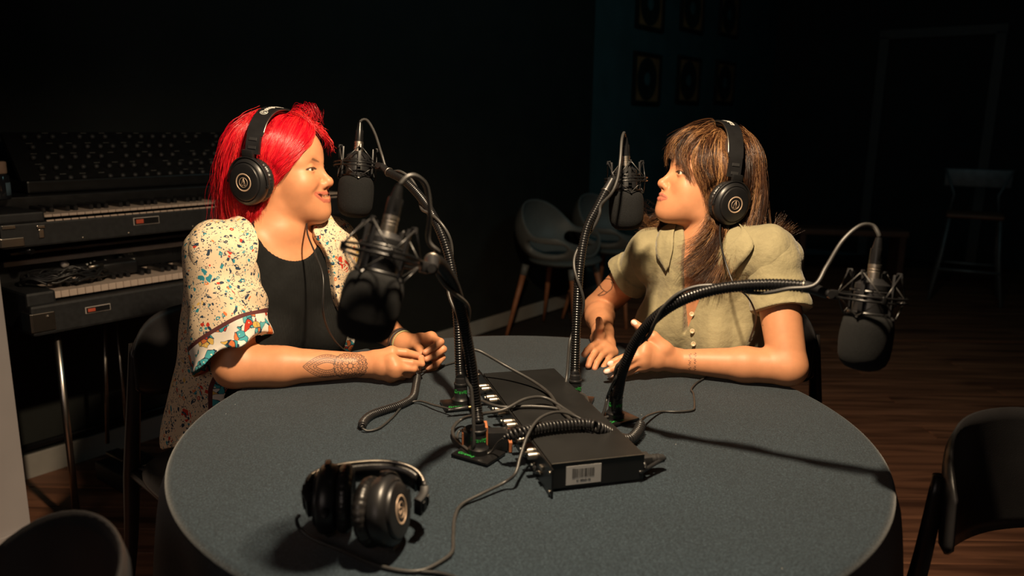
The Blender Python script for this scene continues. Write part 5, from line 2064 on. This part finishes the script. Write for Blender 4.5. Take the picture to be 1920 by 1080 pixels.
def coil(C, r=.0052, wr=.0016, pitch=.0038, sides=5):
    L = np.linalg.norm(np.diff(C, axis=0), axis=1).sum()
    turns = L / pitch
    n = int(turns * 11)
    C2 = crv(C, n)
    T, N, B = frames(C2)
    a = np.linspace(0, turns * 2 * PI, n)
    e = np.clip(np.minimum(np.arange(n), n - 1 - np.arange(n)) / 22, .15, 1)
    P = C2 + (r * e)[:, None] * (np.cos(a)[:, None] * N + np.sin(a)[:, None] * B)
    return tube(P, wr, sides)


def coiled(name_label, coil_pts, tails, plug=None, r=.0052, pitch=.0038, wr=.0016):
    t = thing('headphone_cable', name_label, 'cable', tuple(coil_pts[0]), world=True)
    mk('coiled_section', coil(coil_pts, r, wr, pitch), CABLEB, t)
    for tl in tails:
        mk('straight_section', tube(crv(tl, 90), .0021, 8), CABLE, t)
    if plug is not None:
        a, b_ = jack(*plug)
        pg = mk('plug', a, BLK, t, sharp=35)
        mk('plug_tip', b_, GOLD, pg, sharp=35)
    return t


zc = TZ + .0070
coiled('coiled lead from the red-haired woman\'s hands curling on the cloth to a gold plug',
       [at(783, 704, z=zc + .006), at(780, 722, z=zc), at(774, 745, z=zc), at(752, 759, z=zc), at(722, 769, z=zc), at(697, 778, z=zc), at(683, 789, z=zc), at(678, 801, z=zc)],
       [[at(679, 803, z=zc), at(690, 808, z=TZ + .003), at(712, 802, z=TZ + .003), at(735, 783, z=TZ + .003), at(757, 760, z=TZ + .004), at(785, 752, z=TZ + .006), at(815, 760, z=TZ + .010), at(848, 768, z=TZ + .014)],
        [at(783, 702, z=zc + .006), at(800, 694, z=TZ + .006), at(822, 688, z=TZ + .003), at(850, 680, z=TZ + .003), at(868, 676, z=TZ + .003)]],
       plug=(at(852, 768, z=TZ + .014), at(892, 762, z=TZ + .016) - at(852, 768, z=TZ + .014), ''), r=.0066, pitch=.0044, wr=.0021)
coiled('thick coiled lead lying across the rack, bending up at right towards the brown-haired woman',
       [at(945, 820, z=.803), at(975, 811, z=.8105), at(1010, 803, z=.8105), at(1055, 797, z=.8105), at(1100, 795, z=.8105), at(1120, 800, z=.808), at(1142, 811, z=.792), at(1165, 823, z=.772), at(1183, 823, z=.766), at(1195, 811, z=.766), at(1201, 798, z=.770), at(1200, 789, z=.774)],
       [[at(1202, 789, z=.774), at(1215, 779, z=.768), at(1240, 772, z=TZ + .003), at(1270, 772, z=TZ + .003), at(1298, 769, z=TZ + .003), at(1302, 760, z=TZ + .003), at(1300, 738, z=TZ + .003), at(1296, 730, z=TZ + .003), at(1306, 718, z=TZ + .003), at(1322, 708, z=TZ + .003), at(1340, 696, z=TZ + .003)],
        [at(945, 822, z=.80), at(934, 830, z=.785), at(922, 846, z=.765), at(905, 853, z=.760), at(885, 850, z=.760), at(868, 838, z=.760), at(858, 822, z=.762), at(862, 808, z=.768), at(875, 806, z=.774)]],
       plug=(at(902, 812, z=.775), at(930, 811, z=.777) - at(902, 812, z=.775), ''), r=.0076, pitch=.0062, wr=.0028)

# leads round and behind the rack
LG = 'leads lying on and behind the rack unit'
cable([at(888, 655, z=.86), at(905, 661, z=.855), at(950, 687, z=.83), at(1000, 715, z=.812), at(1030, 738, z=.805), at(1048, 765, z=.803), at(1075, 790, z=.802), at(1110, 812, z=.797), at(1150, 838, z=.77), at(1160, 845, z=.76)],
      .0031, 'pale straight lead running from the left goosenecks diagonally over the rack', group=LG, n=160)
cable([at(1158, 838, z=.765), at(1175, 848, z=.772), at(1195, 858, z=.778), at(1207, 868, z=.778), at(1209, 878, z=.772), at(1200, 886, z=.768), rp_(.052, .206, .020)],
      .0034, 'short black power lead looping into the connector at the rack\'s rear corner', mat=CABLEB, group=LG)
cable([at(1044, 722, z=TZ + .012), at(1062, 725, z=.77), at(1083, 735, z=.775), at(1099, 745, z=.775), at(1103, 765, z=.772), at(1099, 788, z=.768)],
      .0031, 'lead bowing right of the straight gooseneck\'s base from a grey plug', group=LG)
cable([at(1050, 737, z=TZ + .01), at(1068, 738, z=.768), at(1086, 748, z=.773), at(1090, 768, z=.772), at(1086, 785, z=.770)],
      .0031, 'second lead dropping beside the straight gooseneck\'s base', group=LG)
cable([at(1166, 690, D=1.375), at(1152, 715, D=1.375), at(1140, 742, z=.79), at(1133, 770, z=.77), at(1122, 795, z=.762)], .0031, 'dark lead slanting down beside the arching gooseneck\'s base', mat=CABLEB, group=LG)
for a, b_, lb in ((at(1022, 716, z=TZ + .012), at(1050, 726, z=TZ + .012), 'grey angled connector behind the rack, upper of the two'),
                  (at(1028, 729, z=TZ + .011), at(1056, 740, z=TZ + .011), 'grey angled connector behind the rack, lower of the two')):
    t = thing('connector', lb, 'connector', tuple(a), world=True, group='grey connectors behind the rack')
    d = unit(np.array(b_) - np.array(a))
    mk('shell', lathe([(0, -.006), (.0055, -.006), (.0085, .0), (.0095, .008), (.0088, .020), (.0062, .030), (.0042, .036), (0, .036)], 20, m=frame(a, z=d)), M('grey_connector_plastic', (.16, .155, .145), .35, var=(50, .2)), t, sharp=50)
    mk('tip', lathe([(0, -.012), (.0045, -.012), (.0045, -.006), (0, -.006)], 14, m=frame(a, z=d)), CHROME, t)

# ------------------------------------------------------------------ headphones lying on the table
th_ = thing('headphones', 'folded black headphones lying on the tablecloth, cushions together', 'headphones', tuple(at(690, 975, z=TZ)), world=True)
axr = unit(at(760, 985, z=TZ + .05) - at(620, 960, z=TZ + .05))
axr = unit(axr + np.array([0, -.22, .02]))
c0 = at(668, 945, z=TZ + .052)
for sgn, off in ((-1, -.034), (1, .040)):
    out = unit([.96, -.17, .17]) if sgn > 0 else unit([-.97, -.12, .02])
    ctr = c0 + axr * off - out * 0
    up_ = unit(np.array([.10, .42, .9]))
    up_ = unit(up_ - out * out.dot(up_))
    m = np.eye(4)
    m[:3, 2], m[:3, 1], m[:3, 0] = out, up_, np.cross(up_, out)
    m[:3, 3] = ctr
    ear_cup(th_, m @ np.array(Matrix.Rotation((-1.35 if sgn > 0 else 1.2), 4, 'Z')), cable=(sgn < 0))
hb_ = [at(586, 958, z=TZ + .050), at(576, 934, z=TZ + .060), at(583, 908, z=TZ + .066), at(612, 893, z=TZ + .070), at(655, 884, z=TZ + .072), at(700, 880, z=TZ + .072), at(742, 882, z=TZ + .071), at(775, 893, z=TZ + .066), at(793, 912, z=TZ + .058), at(795, 935, z=TZ + .050), at(780, 955, z=TZ + .046)]
band_parts(th_, hb_, unit([.05, -.35, .9]), lettering=0)
cable([at(562, 966, z=TZ + .040), at(556, 974, z=TZ + .034), at(563, 992, z=TZ + .018), at(590, 1012, z=TZ + .008), at(640, 1032, z=TZ + .003), at(690, 1054, z=TZ + .003), at(745, 1069, z=TZ + .003), at(790, 1070, z=TZ + .003), at(828, 1052, z=TZ + .003), at(848, 1034, z=TZ + .003),
       at(850, 1005, z=TZ + .003), at(853, 970, z=TZ + .003), at(866, 946, z=TZ + .004), at(905, 925, z=TZ + .008), at(945, 905, z=TZ + .012), at(966, 888, z=.778), at(976, 855, z=.795), at(990, 815, z=.815), at(1010, 786, z=.826), at(1040, 773, z=.828), at(1070, 777, z=.820), at(1105, 795, z=.806), at(1140, 820, z=.780), at(1158, 838, z=.765)],
      .0026, 'long thin lead from the folded headphones looping over the cloth and up across the rack', n=300)
cable([at(790, 1072, z=TZ + .003), at(830, 1076, z=TZ + .003), at(880, 1092, z=TZ + .003)], .0026, 'short black lead running off the bottom edge below the folded headphones', mat=CABLEB)

# leads hanging from the worn headphones
cable([oL + RL @ np.array([-.012, .105, -.05]), at(573, 412, D=1.70), at(577, 440, D=1.64), at(593, 480, D=1.60), at(605, 515, D=1.575), at(606, 550, D=1.565), at(605, 580, D=1.57), at(612, 610, D=1.60), at(626, 636, D=1.63), at(645, 656, D=1.66), at(670, 668, D=1.70)],
      .0019, 'thin black lead hanging down the red-haired woman\'s chest from her headphones', mat=CABLEB)
ncup = oR + RR @ (np.array([-.018, .10, -.072]) * sR)
cable([ncup, at(1350, 425, D=1.70), at(1350, 450, D=1.66), at(1357, 480, D=1.62), at(1366, 508, D=1.60), at(1378, 535, D=1.585), at(1400, 555, D=1.585), at(1412, 575, D=1.60), at(1417, 600, D=1.63), at(1405, 640, D=1.67)],
      .0019, 'thin black lead hanging over the olive shirt from the brown-haired woman\'s headphones', mat=CABLEB)


# ------------------------------------------------------------------ chairs at the table (all one model)
CHB = M('black_chair_leather', (.020, .019, .020), .36, var=(12, .2), bump=(500, .25, .0008))
CHW = M('black_stained_chair_wood', (.016, .013, .012), .35, var=(20, .25))


def side_chair(label):
    t = thing('side_chair', label, 'chair', group='black curved-back chairs round the table')
    # curved back panel
    nu, nv = 25, 11
    G = []
    for k_ in (0, 1):
        for i in range(nu):
            for j in range(nv):
                u = -1 + 2 * i / (nu - 1)
                v = -1 + 2 * j / (nv - 1)
                hh = .108 * (1 - abs(u) ** 3.2 * .62)
                r = .235 + (.0 if k_ == 0 else .016 * (1 - max(abs(u), abs(v)) ** 8 * .7))
                a = u * 1.02
                z = .705 + v * hh + .012 * (1 - abs(u) ** 2)
                tilt = (z - .7) * .20
                G.append((r * math.sin(a), -.005 - (r + tilt * .6) * math.cos(a) * .92, z))
    V = np.array(G)
    F = []
    n = nu * nv
    for i in range(nu - 1):
        for j in range(nv - 1):
            q = (i * nv + j, (i + 1) * nv + j, (i + 1) * nv + j + 1, i * nv + j + 1)
            F.append(q[::-1])
            F.append(tuple(x + n for x in q))
    bd = [i * nv for i in range(nu)] + [(nu - 1) * nv + j for j in range(1, nv)] + [i * nv + nv - 1 for i in range(nu - 2, -1, -1)] + [j for j in range(nv - 2, 0, -1)]
    for a, b_ in zip(bd, bd[1:] + bd[:1]):
        F.append((a, b_, b_ + n, a + n))
    mk('backrest', (V, F), CHB, t)
    # seat
    seat = []
    for k_, (sc, z) in enumerate([(0.0, .437), (.93, .436), (1.0, .444), (1.0, .456), (.94, .468), (.5, .464), (0, .462)]):
        seat.append((sc, z))
    na = 48
    th = np.arange(na) * 2 * PI / na
    sx = .225 * np.sign(np.cos(th)) * np.abs(np.cos(th)) ** .7
    sy = .215 * np.sign(np.sin(th)) * np.abs(np.sin(th)) ** .7
    V = np.concatenate([np.stack([sx * max(s_, .001), sy * max(s_, .001) + .01, np.full(na, z)], 1) for s_, z in seat])
    F = [(i * na + j, i * na + (j + 1) % na, (i + 1) * na + (j + 1) % na, (i + 1) * na + j) for i in range(len(seat) - 1) for j in range(na)]
    mk('seat', (V, F), CHB, t)
    for x in (-1, 1):
        rear = crv([(x * .235, -.262, 0), (x * .215, -.225, .22), (x * .205, -.195, .44), (x * .195, -.175, .60), (x * .180, -.172, .76)], 24)
        mk('leg', tube(rear, np.interp(np.linspace(0, 1, 24), [0, .55, 1], [.013, .021, .014]), 12, flat=.72), CHW, t)
        front = crv([(x * .225, .215, 0), (x * .205, .195, .25), (x * .195, .185, .44)], 14)
        mk('leg', tube(front, np.linspace(.012, .020, 14), 12), CHW, t)
    mk('seat_rail', join([tube([(-.205, -.19, .425), (.205, -.19, .425)], .013, 8), tube([(-.195, .185, .425), (.195, .185, .425)], .013, 8),
                          tube([(-.203, -.19, .425), (-.195, .185, .425)], .013, 8), tube([(.203, -.19, .425), (.195, .185, .425)], .013, 8)]), CHW, t)
    return t


ch = side_chair('black curved-back chair close at the right edge of the picture, turned away from the table')
ch.location = (.905, 1.03, 0)
ch.rotation_euler = (0, 0, math.radians(-159.5))
c2 = dup(ch)
c2['label'] = 'black chair whose rounded back shows at the bottom left corner'
c2.location = (-.635, .66, 0)
c2.rotation_euler = (0, 0, math.radians(126.9))
c3 = dup(ch)
c3['label'] = 'black chair the red-haired woman sits on, back edge showing behind her'
c3.location = (-.66, 1.80, 0)
c3.rotation_euler = (0, 0, math.atan2(-.71, .70) - PI / 2)
c4 = dup(ch)
c4['label'] = 'black chair under the brown-haired woman, one leg showing right of her elbow'
c4.location = (.55, 1.95, 0)
c4.rotation_euler = (0, 0, math.atan2(-.75, -.62) - PI / 2)

# ------------------------------------------------------------------ shell armchairs by the wall
def shell_chair(label):
    t = thing('shell_armchair', label, 'chair', group='grey shell armchairs along the wall')
    F = Field()
    F.ell((0, 0, .68), (.30, .285, .25), .01)
    F.ell((0, .015, .70), (.282, .272, .236), .006, '-')

    def rim(P):
        x, y, z = P[..., 0], P[..., 1], P[..., 2]
        # low at the front, arm height at the sides, high back (back is -y)
        b_ = np.clip((-y - .02) / .24, 0, 1)
        top = .655 + (.215 * b_ * b_ * (3 - 2 * b_))
        f = np.clip((y - .10) / .14, 0, 1)
        top = top - .20 * f * f
        return ((z - top) * .7).astype(np.float32)
    F.fn(rim, '^', .02)
    for x in (1, -1):
        F.cap((x * .27, -.07, .570), (x * .25, .12, .560), .050, .046, .012, '-')
    # tall back sheet
    V, Q = F.mesh(.0075)
    # stretch the back up
    mk('shell', (V, Q), M('grey_shell_plastic', (.15, .165, .165), .5, var=(9, .1)), t)
    S = Field()
    S.ell((0, .03, .485), (.235, .225, .035), .01)
    mk('seat_pad', S.mesh(.008), M('grey_seat_felt', (.07, .09, .095), .9, var=(200, .3)), t)
    LW_ = M('beech_chair_leg', (.36, .15, .075), .5, var=(18, .2))
    for x in (-1, 1):
        for y in (-1, 1):
            a, b_ = np.array([x * .25, y * .24, 0]), np.array([x * .165, y * .155, .455])
            lg = mk('leg', tube([a, a * .5 + b_ * .5, a * .1 + b_ * .9], [.010, .015, .018], 12), LW_, t)
            mk('leg_socket', tube([a * .14 + b_ * .86, b_], [.021, .023], 12), M('grey_socket_plastic', (.15, .165, .165), .5, var=(9, .1)), lg)
    return t


RZW = math.atan2(WN[1], WN[0]) - PI / 2
s1 = shell_chair('grey shell armchair with beech legs, nearest one beside the wall')
p = np.array([.30, 4.72, 0])
s1.location = tuple(p)
s1.rotation_euler = (0, 0, RZW + .12)
s2 = dup(s1)
s2['label'] = 'second grey shell armchair, half hidden behind the straight gooseneck and microphone'
s2.location = tuple(p + WU * .62 + WN * .02)
s2.rotation_euler = (0, 0, RZW + .05)

# ------------------------------------------------------------------ bar stool and low box far right
t = thing('bar_stool', 'dim metal bar stool with a wooden seat, far back at right', 'stool', (3.55, 5.95, 0))
MT = M('grey_stool_metal', (.16, .17, .18), .5, metal=.4, var=(20, .2))
mk('seat', bbox((0, 0, .66), (.38, .36, .03), .012), M('brown_stool_seat', (.22, .09, .05), .5, var=(10, .2)), t)
for x in (-1, 1):
    for y in (-1, 1):
        mk('leg', tube([(x * .24, y * .22, 0), (x * .19, y * .18, .35), (x * .165, y * .155, .65)], .013, 8), MT, t)
    mk('back_post', tube([(x * .17, .16, .65), (x * .15, .175, .80), (x * .23, .20, 1.0)], .011, 8), MT, t)
mk('backrest', bbox((0, .20, .93), (.46, .02, .14), .008), MT, t)
mk('foot_rail', join([tube([(-.21, -.20, .25), (.21, -.20, .25)], .010, 8), tube([(-.21, .20, .25), (.21, .20, .25)], .010, 8)]), MT, t)
t.rotation_euler = (0, 0, -.5)
t = thing('wooden_bench', 'long low brown bench fading into the dark at right', 'bench', (2.95, 6.75, 0))
mk('top', bbox((0, 0, .42), (.9, .30, .05), .01), M('dark_bench_wood', (.16, .07, .045), .6, var=(8, .2)), t, smooth=False)
for x in (-1, 1):
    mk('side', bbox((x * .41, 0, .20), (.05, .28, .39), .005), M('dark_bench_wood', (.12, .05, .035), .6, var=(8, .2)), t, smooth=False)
t.rotation_euler = (0, 0, -.15)

# ------------------------------------------------------------------ the keyboards by the wall
TOLEX = M('black_tolex', (.018, .019, .021), .5, var=(60, .3), bump=(700, .6, .0012))
IVORY = M('ivory_key', (.62, .50, .42), .35, var=(20, .08))
EBONY = M('black_key', (.015, .015, .016), .3, var=(20, .2))
ALU = M('aluminium_rail', (.62, .56, .52), .38, metal=.25, var=(30, .1))
BADGE = M('orange_badge', (.60, .10, .05), .5, var=(60, .1))


def place(t, s, o, z):
    """stand a thing's local frame (x along wall, y towards the wall, z up) at wall coordinates"""
    t.matrix_world = Matrix(((WU[0], -WN[0], 0, wl(s, o, z)[0]), (WU[1], -WN[1], 0, wl(s, o, z)[1]), (0, 0, 1, z), (0, 0, 0, 1)))


def keys(t, x0, y0, z, n, wl_=.0232, depth=.145, front=.020, lip=False, start=0):
    wk = bbox((0, 0, 0), (wl_ - .0012, depth, front), .0012, seg=1)
    bk = bbox((0, 0, 0), (.0125, depth * .63, .018), .003, seg=1)
    wm_ = bm_ = None
    pat = [1, 1, 0, 1, 1, 1, 0]
    for i in range(n):
        if wm_ is None:
            o = mk('white_key', wk, IVORY, t, smooth=False)
            wm_ = o.data
        else:
            o = bpy.data.objects.new('white_key', wm_)
            COL.objects.link(o)
            o.parent = t
        o.location = (x0 + i * wl_, y0 + depth / 2, z - front / 2)
        if pat[(i + start) % 7] and i < n - 1:
            if bm_ is None:
                o = mk('black_key', bk, EBONY, t, smooth=False)
                bm_ = o.data
            else:
                o = bpy.data.objects.new('black_key', bm_)
                COL.objects.link(o)
                o.parent = t
            o.location = (x0 + (i + .5) * wl_, y0 + depth * .69, z + .007)


# lower: stage electric piano
t = thing('electric_piano', 'lower stage electric piano in black case with chrome corners and long metal rails', 'electric piano')
Lp = 1.15
mk('case', join([bbox((Lp / 2, .27, .045), (Lp, .54, .09), .008), bbox((.04, .22, .10), (.08, .40, .05), .008), bbox((Lp - .04, .22, .10), (.08, .40, .05), .008)]), TOLEX, t, smooth=False)
mk('name_rail', bbox((Lp / 2, .235, .155), (Lp - .02, .030, .075), .004, m=np.array(Matrix.Translation((0, .02, .0)))), BLK, t, smooth=False)
mk('lid', bbox((Lp / 2, .40, .165), (Lp - .02, .26, .06), .014), TOLEX, t, smooth=False)
for y, z, h, xs in ((.205, .186, .016, .015), (.30, .200, .010, .07)):
    mk('metal_rail', bbox((Lp / 2 + xs / 2, y, z), (Lp - xs, .022, h), .003), ALU, t, smooth=False)
mk('key_strip', bbox((Lp / 2 + .08, .185, .118), (Lp - .20, .012, .012), .002), IVORY, t, smooth=False)
keys(t, .085, .025, .118, 46, start=2)
for x0, sx in ((0, 1), (Lp, -1)):
    cpr = join([bbox((x0 + sx * .030, -.002, .040), (.062, .004, .055), .002), bbox((x0 - sx * .002, .030, .040), (.004, .062, .055), .002),
                lathe([(0, 0), (.005, 0), (.004, .003), (0, .004)], 12, m=frame((x0 + sx * .042, -.004, .055), z=(0, -1, 0)))])
    mk('corner_plate', cpr, CHROME, t, smooth=False)
bd = mk('badge', bbox((.185, -.0015, .052), (.075, .003, .020), .001), ALU, t, smooth=False)
mk('badge_face', bbox((.185, -.0034, .052), (.070, .002, .016)), BLK, bd, smooth=False)
mk('badge_mark', bbox((.165, -.0048, .052), (.022, .002, .010), .001), BADGE, bd, smooth=False)
for i in range(7):
    mk('slider_knob', bbox((.27 + i * .012, .232, .150 + .003 * (i % 3)), (.004, .006, .004)), WHITEP, t, smooth=False)
for i in (0, 1):
    mk('volume_knob', lathe([(0, 0), (.012, 0), (.011, .016), (0, .018)], 18, m=frame((.20 + .18 * i, .238, .160), z=(0, -1, 0))), ALU if i == 0 else BLK, t)
mk('lettering', xf(frame((.62, .2385, .155), z=(0, -1, 0), x=(1, 0, 0)), text_geo('Rhodes', .034, .0006)), METB, t, smooth=False)
mk('lettering', xf(frame((.42, .2385, .165), z=(0, -1, 0), x=(1, 0, 0)), text_geo('VOL', .010, .0004)), WHITEP, t, smooth=False)
mk('lettering', xf(frame((.42, .2385, .145), z=(0, -1, 0), x=(1, 0, 0)), text_geo('TONE', .010, .0004)), WHITEP, t, smooth=False)
for x, y, dx, dy in ((.09, .07, .0, .0), (Lp - .09, .07, .06, -.03), (.09, .50, -.03, .03), (Lp - .09, .50, .06, .03)):
    lg = mk('leg', tube([(x + dx, y + dy, -.665), (x, y, 0)], .0105, 12), CHROME, t)
    mk('leg_clamp', lathe([(0, 0), (.020, 0), (.020, .012), (0, .012)], 16, m=frame((x, y, -.014), z=(0, 0, 1))), METB, lg)
    mk('foot', lathe([(0, 0), (.014, 0), (.013, .014), (0, .014)], 14, m=frame((x + dx, y + dy, -.672), z=(0, 0, 1))), BLKM, lg)
place(t, -.62, .60, .672)
mk('leg', tube([(.30, .28, -.50), (.33, .28, -.05)], .007, 8), STEEL, t)
pedal_p = wl(-.24, .30, 0)
t = thing('pedal', 'dark foot pedal box on the floor below the lower electric piano', 'pedal', tuple(pedal_p))
mk('pedal_box', bbox((0, 0, .035), (.16, .20, .07), .01), TOLEX, t)
mk('pedal_plate', bbox((.0, -.07, .075), (.05, .12, .008), .003), STEEL, t)
mk('pedal_rod', tube([(0, .0, .06), (0.01, .02, .60)], .005, 8), STEEL, t)
t.rotation_euler = (0, 0, RZW)

# crumpled cover standing behind the rails
nx, nz = 90, 16
V = []
for i in range(nx):
    for j in range(nz):
        u, v = i / (nx - 1), j / (nz - 1)
        V.append((u * 1.0, .012 * math.sin(u * 34) * (1 - v * .4) + .008 * math.sin(u * 71 + v * 4) + .03 * (1 - v), v * (.045 + .008 * math.sin(u * 40) * (u < .35) + .006 * math.sin(u * 23))))
F = [(i * nz + j, (i + 1) * nz + j, (i + 1) * nz + j + 1, i * nz + j + 1) for i in range(nx - 1) for j in range(nz - 1)]
V2 = np.array(V)
n_ = len(V2)
V3 = np.vstack([V2, V2 + np.array([0, .004, 0])])
F3 = F + [tuple(x + n_ for x in q[::-1]) for q in F]
cv = mk('dust_cover', (V3, F3), M('black_cover_cloth', (.045, .047, .055), .6, var=(20, .25), bump=(60, .5, .004)))
tag(cv, 'crumpled dark cloth cover between the two keyboards', 'cover')
place(cv, -.55, .27, .868)

# coil of cables on the lower piano's left end
ck = thing('cable_bundle', 'tangled coil of black cables lying on the lower piano\'s left keys', 'cable')
rg2 = np.random.default_rng(3)
for i in range(9):
    a0 = rg2.random() * 6
    R_ = .075 + .030 * rg2.random()
    pts = [(.0 + R_ * 1.25 * math.cos(a0 + a), R_ * .75 * math.sin(a0 + a), .010 + .028 * rg2.random()) for a in np.linspace(0, 5.6, 16)]
    mk('cable_loop', tube(crv(pts, 80), .0036, 7), CABLEB, ck)
mk('adapter', bbox((.16, .02, .022), (.12, .07, .044), .008), BLK, ck)
mk('plug', lathe([(0, 0), (.006, 0), (.006, .05), (0, .05)], 14, m=frame((.06, -.02, .04), z=(1, .2, 0))), STEEL, ck)
place(ck, -.47, .49, .797)

# upper: combo keyboard in a second case
t = thing('organ_keyboard', 'upper keyboard with two-step white keys in a black case, under the synthesizer panel', 'keyboard')
Lt = 1.30
mk('case', join([bbox((Lt / 2, .25, .035), (Lt, .50, .07), .006), bbox((.06, .12, .085), (.12, .24, .03), .006)]), TOLEX, t, smooth=False)
keys(t, .135, .012, .088, 48, front=.008, start=4)
fr = bbox((0, 0, 0), (.0205, .006, .005), .001, seg=1)
me_f = None
for i in range(48):
    if me_f is None:
        o = mk('key_front', fr, IVORY, t, smooth=False)
        me_f = o.data
    else:
        o = bpy.data.objects.new('key_front', me_f)
        COL.objects.link(o)
        o.parent = t
    o.location = (.135 + i * .0232, .004, .071)
mk('corner_plate', join([bbox((.028, -.002, .018), (.060, .004, .026), .002), bbox((-.002, .03, .018), (.004, .06, .026), .002)]), CHROME, t, smooth=False)
mk('corner_plate', join([bbox((.022, -.002, .062), (.034, .004, .010), .001)]), CHROME, t, smooth=False)
mk('latch', join([bbox((.105, -.003, .056), (.022, .006, .010), .002), bbox((.105, -.002, .036), (.014, .005, .026), .002)]), CHROME, t, smooth=False)
bd = mk('badge', bbox((.42, -.0015, .046), (.085, .003, .024), .001), ALU, t, smooth=False)
mk('badge_face', bbox((.42, -.0034, .046), (.080, .002, .020)), BLK, bd, smooth=False)
mk('badge_mark', bbox((.397, -.0048, .046), (.024, .002, .013), .001), BADGE, bd, smooth=False)
for x in (.22, .36, .58, .85):
    mk('stud', lathe([(0, 0), (.004, 0), (.003, .002), (0, .002)], 10, m=frame((x, -.001, .012), z=(0, -1, 0))), STEEL, t)
mk('panel', bbox((Lt / 2, .36, .100), (Lt, .28, .05), .004), BLK, t, smooth=False)
place(t, -.655, .55, .925)
# its stand
t = thing('keyboard_stand', 'dark metal stand carrying the upper keyboard over the electric piano', 'stand')
for x in (.08, 1.2):
    mk('upright', tube([(x, .532, 0), (x, .532, .915)], .013, 10), METB, t)
    mk('arm', tube([(x, .535, .907), (x, .02, .907)], .012, 8), METB, t)
mk('cross_bar', tube([(.08, .532, .12), (1.2, .532, .12)], .012, 8), METB, t)
place(t, -.655, .55, .004)

# synthesizer with a sloped panel of knobs on top
t = thing('synthesizer', 'dark synthesizer with a sloped panel full of small knobs above the upper keys', 'synthesizer')
Ls = 1.22
sl = np.array(Matrix.Translation((0, .06, .02)) @ Matrix.Rotation(math.radians(52), 4, 'X'))
mk('case', join([bbox((Ls / 2, .16, .02), (Ls, .24, .04), .006), bbox((Ls / 2, .105, -.012), (Ls, .23, .02), .004, m=sl)]), BLK, t, smooth=False)
kn = lathe([(0, 0), (.0085, 0), (.007, .012), (0, .013)], 10)
kme = None
rr = random.Random(8)
for r_ in range(5):
    for c_ in range(26):
        if rr.random() < .12:
            continue
        p = sl[:3, :3] @ np.array([.06 + c_ * .044 + (.012 if r_ % 2 else 0), .025 + r_ * .042, 0]) + sl[:3, 3]
        if kme is None:
            o = mk('knob', kn, M('grey_knob_plastic', (.07, .07, .072), .4, var=(20, .2)), t)
            kme = o.data
        else:
            o = bpy.data.objects.new('knob', kme)
            COL.objects.link(o)
            o.parent = t
        o.location = p
        o.rotation_euler = (math.radians(52), 0, 0)
tick = bbox((0, 0, 0), (.020, .0022, .0008))
tme = None
for r_ in range(5):
    for c_ in range(18):
        if rr.random() < .3:
            continue
        p = sl[:3, :3] @ np.array([.07 + c_ * .063, .046 + r_ * .042, .0003 - .002]) + sl[:3, 3]
        if tme is None:
            o = mk('panel_mark', tick, M('faded_panel_print', (.16, .16, .15), .6, var=(60, .2)), t, smooth=False)
            tme = o.data
        else:
            o = bpy.data.objects.new('panel_mark', tme)
            COL.objects.link(o)
            o.parent = t
        o.location = p
        o.rotation_euler = (math.radians(52), 0, 0)
place(t, -.46, .30, 1.052)

# reed diffuser on the left end of the upper case
t = thing('reed_diffuser', 'reed diffuser bottle with pale wooden cap and blue label at the left edge', 'reed diffuser')
mk('bottle', lathe([(0, 0), (.036, 0), (.038, .004), (.038, .068), (.034, .074), (.020, .076), (0, .076)], 32), M('dark_bottle_glass', (.02, .022, .028), .12, var=(20, .1), coat=.5), t)
mk('cap', lathe([(0, .076), (.033, .076), (.034, .079), (.034, .110), (.030, .112), (.008, .112), (0, .112)], 32), M('pale_wood_cap', (.42, .27, .20), .6, var=(30, .15)), t)
mk('label', lathe([(.0383, .012), (.0386, .012), (.0386, .050), (.0383, .050)], 32), M('blue_paper_label', (.12, .19, .25), .7, var=(20, .1)), t)
lbm = t.children[-1].data
bm = bmesh.new()
bm.from_mesh(lbm)
bmesh.ops.delete(bm, geom=[v for v in bm.verts if not (v.co.x > .010 and v.co.y < .0)], context='VERTS')
bm.to_mesh(lbm)
bm.free()
for i in range(9):
    a = i * 2 * PI / 9
    mk('reed', tube([(.004 * math.cos(a), .004 * math.sin(a), .10), (.026 * math.cos(a), .026 * math.sin(a), .26)], .0016, 6), M('rust_reed', (.35, .13, .07), .7, var=(40, .1)), t)
place(t, -.585, .36, 1.05)

woman_left()
woman_right()
worn_headphones(oL, RL, sL, 0.0, -.016, math.radians(10), 'black studio headphones worn over the red bob, copper ring on the cup', 1)
worn_headphones(oR, RR, sR, -.022, -.018, math.radians(8), 'black studio headphones worn over long brown hair', 1, top=.158)
